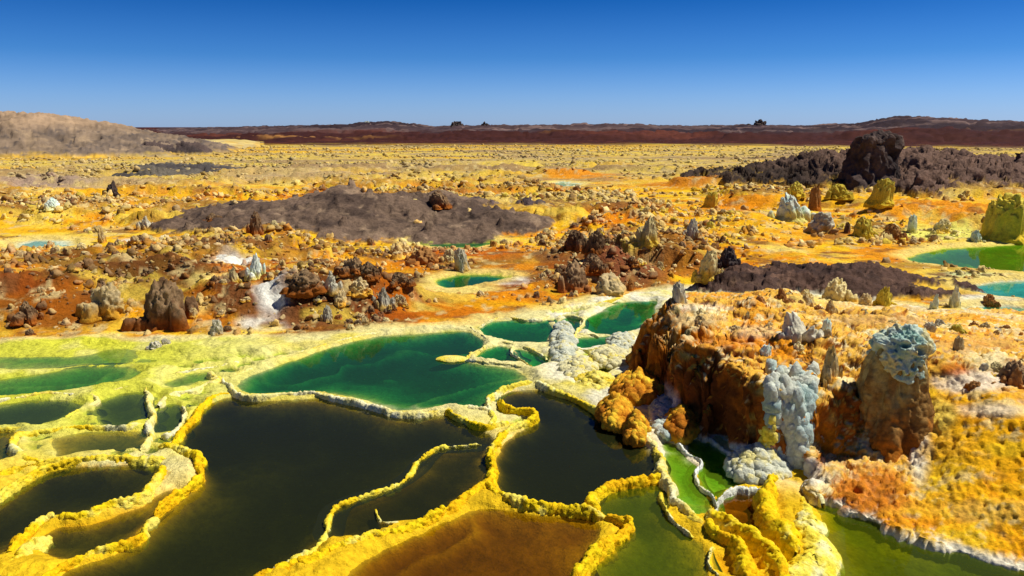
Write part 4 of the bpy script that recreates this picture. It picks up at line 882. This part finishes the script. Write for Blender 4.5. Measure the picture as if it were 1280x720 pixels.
lumps('salt_apron', scat_lumps(832, 520, 17, 28, 260, .012, .04, 655, .05, .9, .08), 655, 'blue', M_RIM, 'pale grey salt streak between the rusty coral clumps', 'salt', .5, 2.4, .3, 1)
for k, (u, v, ru, rv, n, r0, r1, lb) in enumerate([
    (797, 490, 30, 14, 26, .07, .14, 'large rust-orange coral-like salt clump at the cliff foot'),
    (768, 520, 20, 16, 18, .06, .11, 'golden-orange coral-like salt clump beside the curved yellow rim'),
    (852, 534, 20, 16, 20, .06, .11, 'orange coral-like salt clump beside the pale grey streak'),
    (795, 540, 14, 14, 12, .05, .09, 'small orange coral-like salt clump at the round dark pool edge')]):
    lumps('coral_salt', scat_lumps(u, v, ru, rv, n * 16, r0 * .2, r1 * .38, 660 + k, .05, 1.3, .17), 660 + 9 * k, 'bush', M_MOUND, lb, 'salt', .5, 2.6, .45, 1)
for k, (u, v, ru, rv, n, r0, r1, pl, lb) in enumerate([
    (704, 432, 13, 28, 40, .06, .12, 'white', 'grey-white heap of salt lumps between the emerald pools'),
    (722, 462, 22, 12, 16, .06, .12, 'cream', 'cream heap of rounded salt lumps below the grey-white heap'),
    (760, 448, 22, 12, 16, .06, .13, 'cream', 'pale yellow salt lumps leaning towards the cliff'),
    (776, 428, 16, 10, 12, .05, .10, 'white', 'white salt tongue between the far emerald pool and the cliff'),
    (745, 478, 24, 10, 14, .05, .10, 'lemon', 'yellow ring of salt lumps round a tiny puddle')]):
    lumps('salt_heap', scat_lumps(u, v, ru, rv, n * 12, r0 * .2, r1 * .42, 700 + k, .03, .8, .09), 700 + 11 * k, pl, M_RIM, lb, 'salt', .5, 2.2, .3, 1)
x, y = W(565, 449, .0)
lumps('salt_islet', [(x, y, .0, .19, .13, .035), (x + .08, y - .01, .0, .10, .09, .03)], 761, 'lemon', M_RIM, 'flat bright yellow islet at the end of a thin rim in the green pool', 'islet', .1, 2)

# ---- knobs one can point at
NOTED = [  # u, v of the base, width px, height px, shape, palette, label
 (1004, 432, 62, 42, 'twin', 'grey', 'large speckled grey boulder with a low tail on the mound top'),
 (958, 452, 24, 24, 'stump', 'mint', 'small pale green knob at the cliff edge before the grey boulder'),
 (1040, 482, 34, 62, 'spire', 'tan', 'leaning brown knob with a pale tip beside the capped salt stack'),
 (1034, 425, 20, 30, 'stump', 'mint', 'short mint knob just behind the speckled grey boulder'),
 (850, 382, 26, 34, 'stump', 'grey', 'grey-green knob standing on the cliff corner above the far emerald pool'),
 (1108, 385, 30, 34, 'spire', 'yellow', 'tall golden knob at the back of the mound beside the clinker'),
 (1048, 378, 46, 34, 'cluster', 'pale', 'pale yellow crowned heap at the back of the mound'),
 (1010, 380, 26, 22, 'lump', 'pale', 'rounded pale knob beside the pale yellow crowned heap'),
 (1084, 384, 26, 20, 'lump', 'tan', 'low tan knob between the crowned heap and the golden knob'),
 (1170, 388, 14, 28, 'spire', 'mint', 'thin pale pinnacle at the back of the mound'),
 (1196, 385, 16, 36, 'spire', 'white', 'slender white pinnacle beside the turquoise pool'),
 (1200, 445, 22, 30, 'stump', 'tan', 'lower tan knob under a dark greenish one on the mound slope'),
 (1202, 424, 32, 22, 'lump', 'yellow', 'round greenish-brown knob at the head of the mound slope'),
 (1232, 468, 18, 18, 'stump', 'grey', 'small grey-green knob alone on the mound slope'),
 (1272, 484, 50, 34, 'cluster', 'brown', 'big brown knob at the rim of the mound slope'),
 (1240, 388, 22, 18, 'lump', 'rust', 'small rust knob before the turquoise pool'),
 (576, 340, 26, 32, 'stump', 'grey', 'pale barrel-shaped knob standing by the two small green pools'),
 (560, 328, 24, 20, 'lump', 'pale', 'small pale knob touching the barrel-shaped knob'),
 (530, 332, 52, 24, 'cluster', 'rust', 'wide rusty knob heap by the two small green pools'),
 (500, 322, 40, 20, 'cluster', 'tan', 'tan heap of knobs beyond the rusty heap'),
 (460, 354, 40, 22, 'cluster', 'brown', 'dark brown heap on the yellow flat before the small green pools'),
 (440, 346, 40, 22, 'cluster', 'brown', 'brown-grey heap touching the dark brown heap'),
 (498, 358, 36, 16, 'cluster', 'brown', 'low dark rubble heap near the small emerald pool'),
 (412, 370, 26, 32, 'spire', 'grey', 'grey upright knob on the rust ground behind the long green pool'),
 (378, 380, 60, 30, 'cluster', 'brown', 'brown knobby heap beside the grey upright knob'),
 (424, 384, 24, 20, 'lump', 'tan', 'tan boulder below the grey upright knob'),
 (408, 402, 22, 26, 'spire', 'grey', 'dark grey leaning knob close to the shore of the long green pool'),
 (480, 388, 26, 30, 'spire', 'grey', 'pointed grey knob on the orange ground behind the long green pool'),
 (448, 378, 36, 22, 'cluster', 'tan', 'tan heap beside the pointed grey knob'),
 (500, 384, 26, 16, 'lump', 'tan', 'low tan boulder beside the pointed grey knob'),
 (270, 420, 24, 26, 'jagged', 'grey', 'lone grey banded rock on the white shore crust'),
 (192, 437, 26, 12, 'jagged', 'grey', 'small flat grey rock lying on white crust'),
 (205, 432, 20, 12, 'jagged', 'grey', 'small dark grey rock at the edge of the white crust'),
 (128, 400, 62, 46, 'cluster', 'tan', 'large tan cauliflower-like knob on dark rust ground'),
 (198, 412, 76, 66, 'cluster', 'brown', 'largest brown cauliflower-like knob on dark rust ground'),
 (30, 405, 36, 30, 'spire', 'brown', 'brown pointed knob on dark rust ground near the algae shallows'),
 (318, 350, 22, 36, 'spire', 'mint', 'pale green pinnacle beside a white crust patch'),
 (290, 352, 16, 24, 'spire', 'pale', 'small pale pinnacle at the edge of the white crust patch'),
 (318, 294, 28, 36, 'spire', 'brown', 'brown pinnacle at the front of the long ash mound'),
 (548, 262, 34, 22, 'lump', 'brown', 'brown boulder in the gap between the two ash mounds'),
 (718, 366, 52, 40, 'cluster', 'brown', 'dark brown boulder heap by the orange flow behind the emerald pools'),
 (765, 372, 56, 30, 'lump', 'tan', 'broad tan banded boulder behind the emerald pools'),
 (742, 350, 40, 24, 'cluster', 'brown', 'brown heap behind the broad tan boulder'),
 (720, 312, 36, 26, 'cluster', 'brown', 'dark brown heap where the knob field meets the orange flow'),
 (745, 318, 34, 32, 'cluster', 'brown', 'tall dark heap beside a whitish patch of the knob field'),
 (812, 308, 34, 42, 'spire', 'pale', 'pale greenish pinnacle in the middle of the knob field'),
 (866, 300, 26, 34, 'spire', 'grey', 'grey-green pinnacle in the knob field'),
 (890, 260, 26, 22, 'stump', 'yellow', 'yellowish stump on the orange flow before the lava outcrop'),
 (888, 352, 36, 40, 'lump', 'pale', 'cream rounded boulder behind the cliff corner'),
 (912, 335, 34, 28, 'cluster', 'dark', 'dark knob at the edge of the clinker strip'),
 (992, 278, 48, 40, 'spire', 'mint', 'white and mint cone stained green on the orange flow'),
 (1020, 264, 24, 34, 'stump', 'rust', 'rusty stump beside the white and mint cone'),
 (996, 252, 28, 20, 'cluster', 'yellow', 'yellow-brown heap behind the white and mint cone'),
 (1030, 292, 46, 28, 'lump', 'grey', 'grey boulder on the orange flow facing the lava outcrop'),
 (1060, 292, 12, 16, 'stump', 'brown', 'small dark stump touching the grey boulder'),
 (1052, 250, 36, 18, 'cluster', 'yellow', 'row of yellow knobs at the foot of the lava outcrop'),
 (1106, 263, 40, 34, 'stump', 'yellow', 'big yellow flat-topped stump before the lava outcrop'),
 (1082, 298, 34, 28, 'cluster', 'yellow', 'olive-brown knob group between the grey boulder and the lime pool'),
 (1118, 300, 34, 22, 'cluster', 'rust', 'rusty knob group beside the lime pool'),
 (1142, 292, 18, 26, 'stump', 'mint', 'mint-white knob above the lime pool'),
 (1180, 292, 30, 20, 'lump', 'pale', 'pale knob on the yellow bank of the lime pool'),
 (1222, 303, 20, 20, 'spire', 'mint', 'mint pinnacle at the waterline of the lime pool'),
 (1266, 302, 82, 62, 'stump', 'yellow', 'huge olive-yellow flat-topped block beside the lime pool'),
 (262, 280, 20, 12, 'spire', 'brown', 'small dark peak at the tip of the long ash mound'),
 (62, 262, 26, 16, 'cluster', 'mint', 'pale green crusted knob on the far yellow flat'),
 (138, 246, 22, 20, 'jagged', 'dark', 'dark rock standing on the far orange flat'),
 (125, 304, 14, 26, 'spire', 'tan', 'tan pinnacle beside the pale green puddle'),
 (182, 288, 18, 20, 'spire', 'grey', 'grey pinnacle near the white salt flow'),
]
for k, (u, v, wp, hp, kd, pl, lb) in enumerate(NOTED):
    x, y, z = hit(u, v)
    D = math.hypot(y, H_CAM - z); w = wp / FPX * D * (1.15 if kd == 'spire' else 1); h = hp / FPX * D * (.9 if kd == 'spire' else 1.0)
    y += w * 0.25; z = float(surf(x, y)[0])
    put('salt_rock' if kd != 'jagged' else 'rock', knob_mesh(kd, pl, k % 4, 4 if wp > 44 else 3), x, y, z - 0.05, w, h, rnd.uniform(0, 6.28), lb, 'rock' if kd == 'jagged' else 'salt rock')
# far rocks on the ridge
for u, v, wp, hp, lb in ((572, 160, 26, 7, 'dark flat-topped rock on the far ridge beside a smaller one'), (606, 159.5, 18, 6, 'smaller dark rock on the far ridge with pillars on top'), (944, 158, 30, 8, 'single low dark rock knob on the far ridge'), (462, 163, 12, 3, 'pale patch of rock on the slope of the far ridge')):
    D = 385.0; x = (u - 640) / FPX * D; zz = float(ridge_h(np.array([x]), np.array([D]))[0])
    put('rock_outcrop', knob_mesh('jagged', 'dark' if u != 462 else 'white', int(u) % 5, 3), x, D, zz - .8, wp / FPX * D, hp / FPX * D + .8, .4, lb, 'rock')

# ---- scattered knobs
FLOW = [((620, 338), (95, 24)), ((590, 362), (75, 14)), ((925, 262), (70, 9)), ((1090, 268), (110, 12)), ((1190, 280), (90, 14)), ((290, 356), (28, 12)), ((345, 398), (34, 12)), ((185, 306), (40, 7)), ((20, 345), (60, 8)),
        ((1090, 320), (50, 10)), ((545, 303), (70, 8)), ((725, 224), (60, 4)), ((470, 318), (40, 6)), ((1230, 382), (60, 14)), ((1050, 345), (150, 20)), ((265, 383), (34, 8)), ((40, 290), (60, 6)), ((110, 305), (50, 6))]
def scatter(D0, D1, N, w0, w1, seed, thr, fr):
    R = np.random.default_rng(seed)
    th = np.radians(R.uniform(-37, 37, N)); D = np.sqrt(R.uniform(D0 ** 2, D1 ** 2, N)); x = np.sin(th) * D; y = np.cos(th) * D
    u, v = PIX(x, y); ok = terrace(x, y) < -0.12
    _, out, _ = pool_depth(x, y); ok &= out > 0.12
    ok &= ((knobf(x, y) if D0 < 37 else fbm(x * fr, y * fr * 1.6, seed, 3)) + 0.22 * R.uniform(-1, 1, N)) > thr
    for (cu, cv), (ru, rv) in FLOW: ok &= (((u - cu) / ru) ** 2 + ((v - cv) / rv) ** 2) > 1 - 0.5 * R.uniform(0, 1, N)
    for f in (ASH1, ASH2): ok &= (f(x, y) < 0.03) | (R.uniform(0, 1, N) < .03)
    ok &= (blob_out(x, y) < 0.05) & (mound_h(x, y) < 0)
    w = w0 * (w1 / w0) ** (R.uniform(0, 1, N) ** 1.7)
    return x[ok], y[ok], w[ok], u[ok], v[ok]
blob_out = blob_h(W(1120, 226, .3)[0] + 2.6, W(1120, 226, .3)[1] + 1.0, 13.0, 9.5, -.06, 1.5, 221, .9, .6, .30)
def fields():
    out = []; R = np.random.default_rng(820)
    for (cu, cv), (ru, rv), N, w0, w1 in [((770,278),(150,42),1375,0.068,0.344),((330,322),(150,26),525,0.060,0.262),((60,328),(90,16),250,0.068,0.279),((550,326),(60,16),200,0.051,0.246),((1010,292),(130,22),400,0.060,0.295),((745,342),(85,26),325,0.051,0.262),((420,385),(80,22),275,0.043,0.197),((200,375),(110,32),525,0.043,0.213),((120,262),(140,24),450,0.085,0.344),((880,320),(70,22),275,0.051,0.246),((60,400),(80,18),200,0.034,0.164),((300,300),(120,8),200,0.068,0.246)]:
        a = R.uniform(0, 6.283, N); q = np.sqrt(R.uniform(0, 1, N)); uu = cu + ru * q * np.cos(a); vv = cv + rv * q * np.sin(a)
        P = np.array([W(p, r) for p, r in zip(uu, vv)]); x, y = P[:, 0], P[:, 1]
        _, o_, _ = pool_depth(x, y); ok = (terrace(x, y) < -.1) & (o_ > .12) & (ASH1(x, y) < .03) & (ASH2(x, y) < .03) & (mound_h(x, y) < 0) & (LAVS(x, y) < .05) & (n2(x * 1.1, y * 1.1, 821) > .38)
        w = w0 * (w1 / w0) ** (R.uniform(0, 1, N) ** 2.0); out.append((x[ok], y[ok], w[ok], uu[ok], vv[ok]))
    return out
A = [scatter(11.3, 20, 6500, .035, .20, 801, -.02, .5), scatter(20, 37, 11000, .07, .32, 802, -.05, .35), scatter(37, 70, 6000, .14, .50, 803, -.10, .16), scatter(70, 128, 7000, .2, .55, 804, -.15, .08)] + fields()
xs = np.concatenate([q[0] for q in A]); ys = np.concatenate([q[1] for q in A]); ws = np.concatenate([q[2] for q in A]); us = np.concatenate([q[3] for q in A]); vs = np.concatenate([q[4] for q in A])
zs = np.maximum.reduce([ground_h(xs, ys), ASH1(xs, ys), ASH2(xs, ys)])
# on the mound
R = np.random.default_rng(811); N = 1500
xm = R.uniform(1.2, 8.0, N); ym = R.uniform(6.0, 13.5, N); zm = mound_h(xm, ym); um, vm_ = PIX(xm, ym, zm)
ok = (zm > .45) & ~((um > 1120) & (vm_ > 452 + (um - 1150) * .55)) & (np.hypot(xm - pil.location.x, ym - pil.location.y) > .5) & (fbm(xm * 1.5, ym * 1.5, 812, 3) + .3 * R.uniform(-1, 1, N) > -.1)
xm, ym, zm, um, vm_ = xm[ok], ym[ok], zm[ok], um[ok], vm_[ok]; wm = .05 * 5.5 ** (R.uniform(0, 1, len(xm)) ** 1.8)
nA = len(xs); xs = np.concatenate([xs, xm]); ys = np.concatenate([ys, ym]); zs = np.concatenate([zs, zm]); ws = np.concatenate([ws, wm]); us = np.concatenate([us, um]); vs = np.concatenate([vs, vm_])
Ds = np.hypot(xs, ys); pxs = ws / Ds * FPX; pxs[(us < -10) | (us > 1290)] = 0
order = np.argsort(-pxs); KN = 215
gcs = ground_col(xs, ys); gcs[nA:] = (.70, .34, .05)
KW = {'lump': 'rounded', 'spire': 'pointed', 'stump': 'blunt', 'cluster': 'lumpy', 'twin': 'double'}
kinds = ['lump', 'lump', 'stump', 'cluster', 'cluster', 'cluster', 'twin', 'spire']; jobs = []
for i in order:
    on_m = i >= nA; D = Ds[i]; r = rnd.random()
    if on_m: pl = 'tan' if r < .35 else 'pale' if r < .6 else 'rust' if r < .85 else 'grey'; zone = 'on top of the big orange mound'
    elif D < 20.5 and us[i] < 330: pl = 'brown' if r < .55 else 'tan' if r < .85 else 'rust'; zone = 'on the rust ground beyond the algae shallows'
    elif D < 20.5: pl = 'brown' if r < .35 else 'tan' if r < .7 else 'rust' if r < .85 else 'pale'; zone = 'on the orange ground behind the green pools'
    elif D < 37: pl = 'tan' if r < .45 else 'brown' if r < .62 else 'pale' if r < .85 else 'yellow' if r < .92 else 'rust'; zone = 'on the yellow flats around the ash mounds'
    else: pl = 'tan' if r < .42 else 'pale' if r < .85 else 'brown'; zone = 'on the far pale yellow plain'
    kd = kinds[rnd.randrange(8)]; jobs.append((i, kd, pl, zone))
MARKS = [(185,306,'white salt flow'),(50,305,'pale green puddle'),(330,285,'long ash mound'),(480,285,'long ash mound'),(640,268,'rugged grey mound'),(960,352,'clinker heap'),(1090,345,'clinker strip'),(1000,232,'lava outcrop'),(1150,240,'rock tower'),(1190,322,'lime pool'),(1250,362,'turquoise pool'),(770,392,'far emerald pool'),(640,400,'emerald pool'),(450,412,'long green pool'),(576,340,'barrel-shaped knob'),(270,420,'banded grey rock'),(290,356,'white crust patch'),(992,278,'mint cone'),(198,412,'largest cauliflower-like knob'),(128,400,'tan cauliflower-like knob'),(40,425,'algae shallows'),(1104,440,'capped salt stack'),(1000,425,'speckled grey boulder'),(850,382,'cliff corner'),(640,335,'rusty orange flow'),(590,352,'small emerald puddle'),(570,304,'small far green pool'),(1266,302,'huge olive-yellow block'),(1106,263,'yellow flat-topped stump'),(718,366,'dark boulder heap'),(765,372,'tan banded boulder'),(812,308,'greenish pinnacle'),(412,370,'grey upright knob'),(480,388,'pointed grey knob'),(345,398,'white shore crust'),(60,330,'rust ridge'),(138,246,'dark standing rock'),(888,352,'cream rounded boulder'),(1048,378,'pale crowned heap'),(1202,424,'greenish-brown slope knob'),(930,430,'cliff edge')]
MKW = WL([(q[0], q[1], .85 if q[0] > 840 and q[1] > 370 else .1) for q in MARKS])
for i, kd, pl, zone in jobs[:KN]:
    mk = MARKS[int(np.argmin((MKW[:, 0] - xs[i]) ** 2 + (MKW[:, 1] - ys[i]) ** 2))][2]; sz_ = 'large' if pxs[i] > 21 else 'medium' if pxs[i] > 15 else 'small'
    h = ws[i] * rnd.uniform(.4, .8) * (1.25 if kd == 'spire' else 1)
    put('salt_rock', knob_mesh(kd, pl, rnd.randrange(2), 3), xs[i], ys[i], zs[i] - .02, ws[i], h, rnd.uniform(0, 6.28), '%s %s %s salt knob near the %s' % (sz_, KW[kd], pl, mk), 'salt rock', '%s %s %s knobs near the %s' % (sz_, KW[kd], pl, mk))
SH = {}
def shape(kd, var, n):
    if (kd, var, n) not in SH:
        V, F = knob_shape(kd, 11 + var * 17 + len(kd), n); jr = np.random.default_rng(var * 7 + n + len(kd))
        q = {0: .30, 1: .30, 2: .17}[n]; V = V * (1 + jr.uniform(-q, q, (len(V), 1))) + jr.uniform(-.05, .05, V.shape)      # broken, angular crust
        V[:, 0] *= jr.uniform(.8, 1.3); V[:, 0] += V[:, 2] * jr.uniform(-.3, .3); SH[(kd, var, n)] = (V, F)
    return SH[(kd, var, n)]
Vs, Fs, Cs, k = [], [], [], 0
sat = []
for i, kd, pl, zone in jobs:
    if pxs[i] < 6: continue
    for q in range(rnd.randint(2, 5)):
        a = rnd.uniform(0, 6.283); r = ws[i] * rnd.uniform(.4, 1.3); sat.append((xs[i] + r * math.cos(a), ys[i] + r * math.sin(a), ws[i] * rnd.uniform(.15, .5), i, pl))
sx = np.array([q[0] for q in sat]); sy = np.array([q[1] for q in sat]); sz = np.maximum(ground_h(sx, sy), mound_h(sx, sy)); _, so, _ = pool_depth(sx, sy)
n0 = len(xs); xs = np.concatenate([xs, sx]); ys = np.concatenate([ys, sy]); zs = np.concatenate([zs, sz]); sw_ = np.array([q[2] for q in sat]); ws = np.concatenate([ws, sw_]); Ds = np.hypot(xs, ys)
pxs = np.concatenate([pxs, np.where((so > .05) & (sz > .02), sw_ / Ds[n0:] * FPX, 0)]); gcs = np.vstack([gcs, gcs[[q[3] for q in sat]]])
jobs += [(n0 + k_, kinds[rnd.randrange(7)], q[4], '') for k_, q in enumerate(sat)]
for i, kd, pl, zone in jobs[KN:]:
    if pxs[i] < (1.6 if i < n0 else 2.4): continue
    var = rnd.randrange(9); n = 2 if pxs[i] > 15 else 1 if pxs[i] > 6.0 else 0
    V, F = shape(kd, var, n); a = rnd.uniform(0, 6.28); ca, sa = math.cos(a), math.sin(a); h = ws[i] * (rnd.uniform(.28, .75) if Ds[i] < 37 else rnd.uniform(.22, .55))
    Vs.append(np.stack([(V[:, 0] * ca - V[:, 1] * sa) * ws[i] + xs[i], (V[:, 0] * sa + V[:, 1] * ca) * ws[i] + ys[i], V[:, 2] * h + zs[i] - .02], 1)); Fs.append(F + k); k += len(V)
    c0, c1, _ = (np.array(q) for q in PAL[pl]); c2 = gcs[i]; g = rnd.uniform(.75, 1.25); tt = sst(.45, .1, V[:, 2] + rnd.uniform(-.1, .1)); cc = lerp(np.broadcast_to((c0 + (c1 - c0) * rnd.random()) * (.68 if Ds[i] < 37 else .42) + (.26 if Ds[i] < 37 else .42) * c2, (len(V), 3)), c2, tt) * g; Cs.append(cc)
st = mesh_obj('salt_knobs', np.vstack(Vs), np.vstack(Fs), np.vstack(Cs), M_KNOB, smooth=False)
tag(st, 'countless tiny salt knobs strewn over the flats', 'knobs', kind='stuff')
print('stuff', len(Vs), 'tris', sum(len(f) for f in Fs))
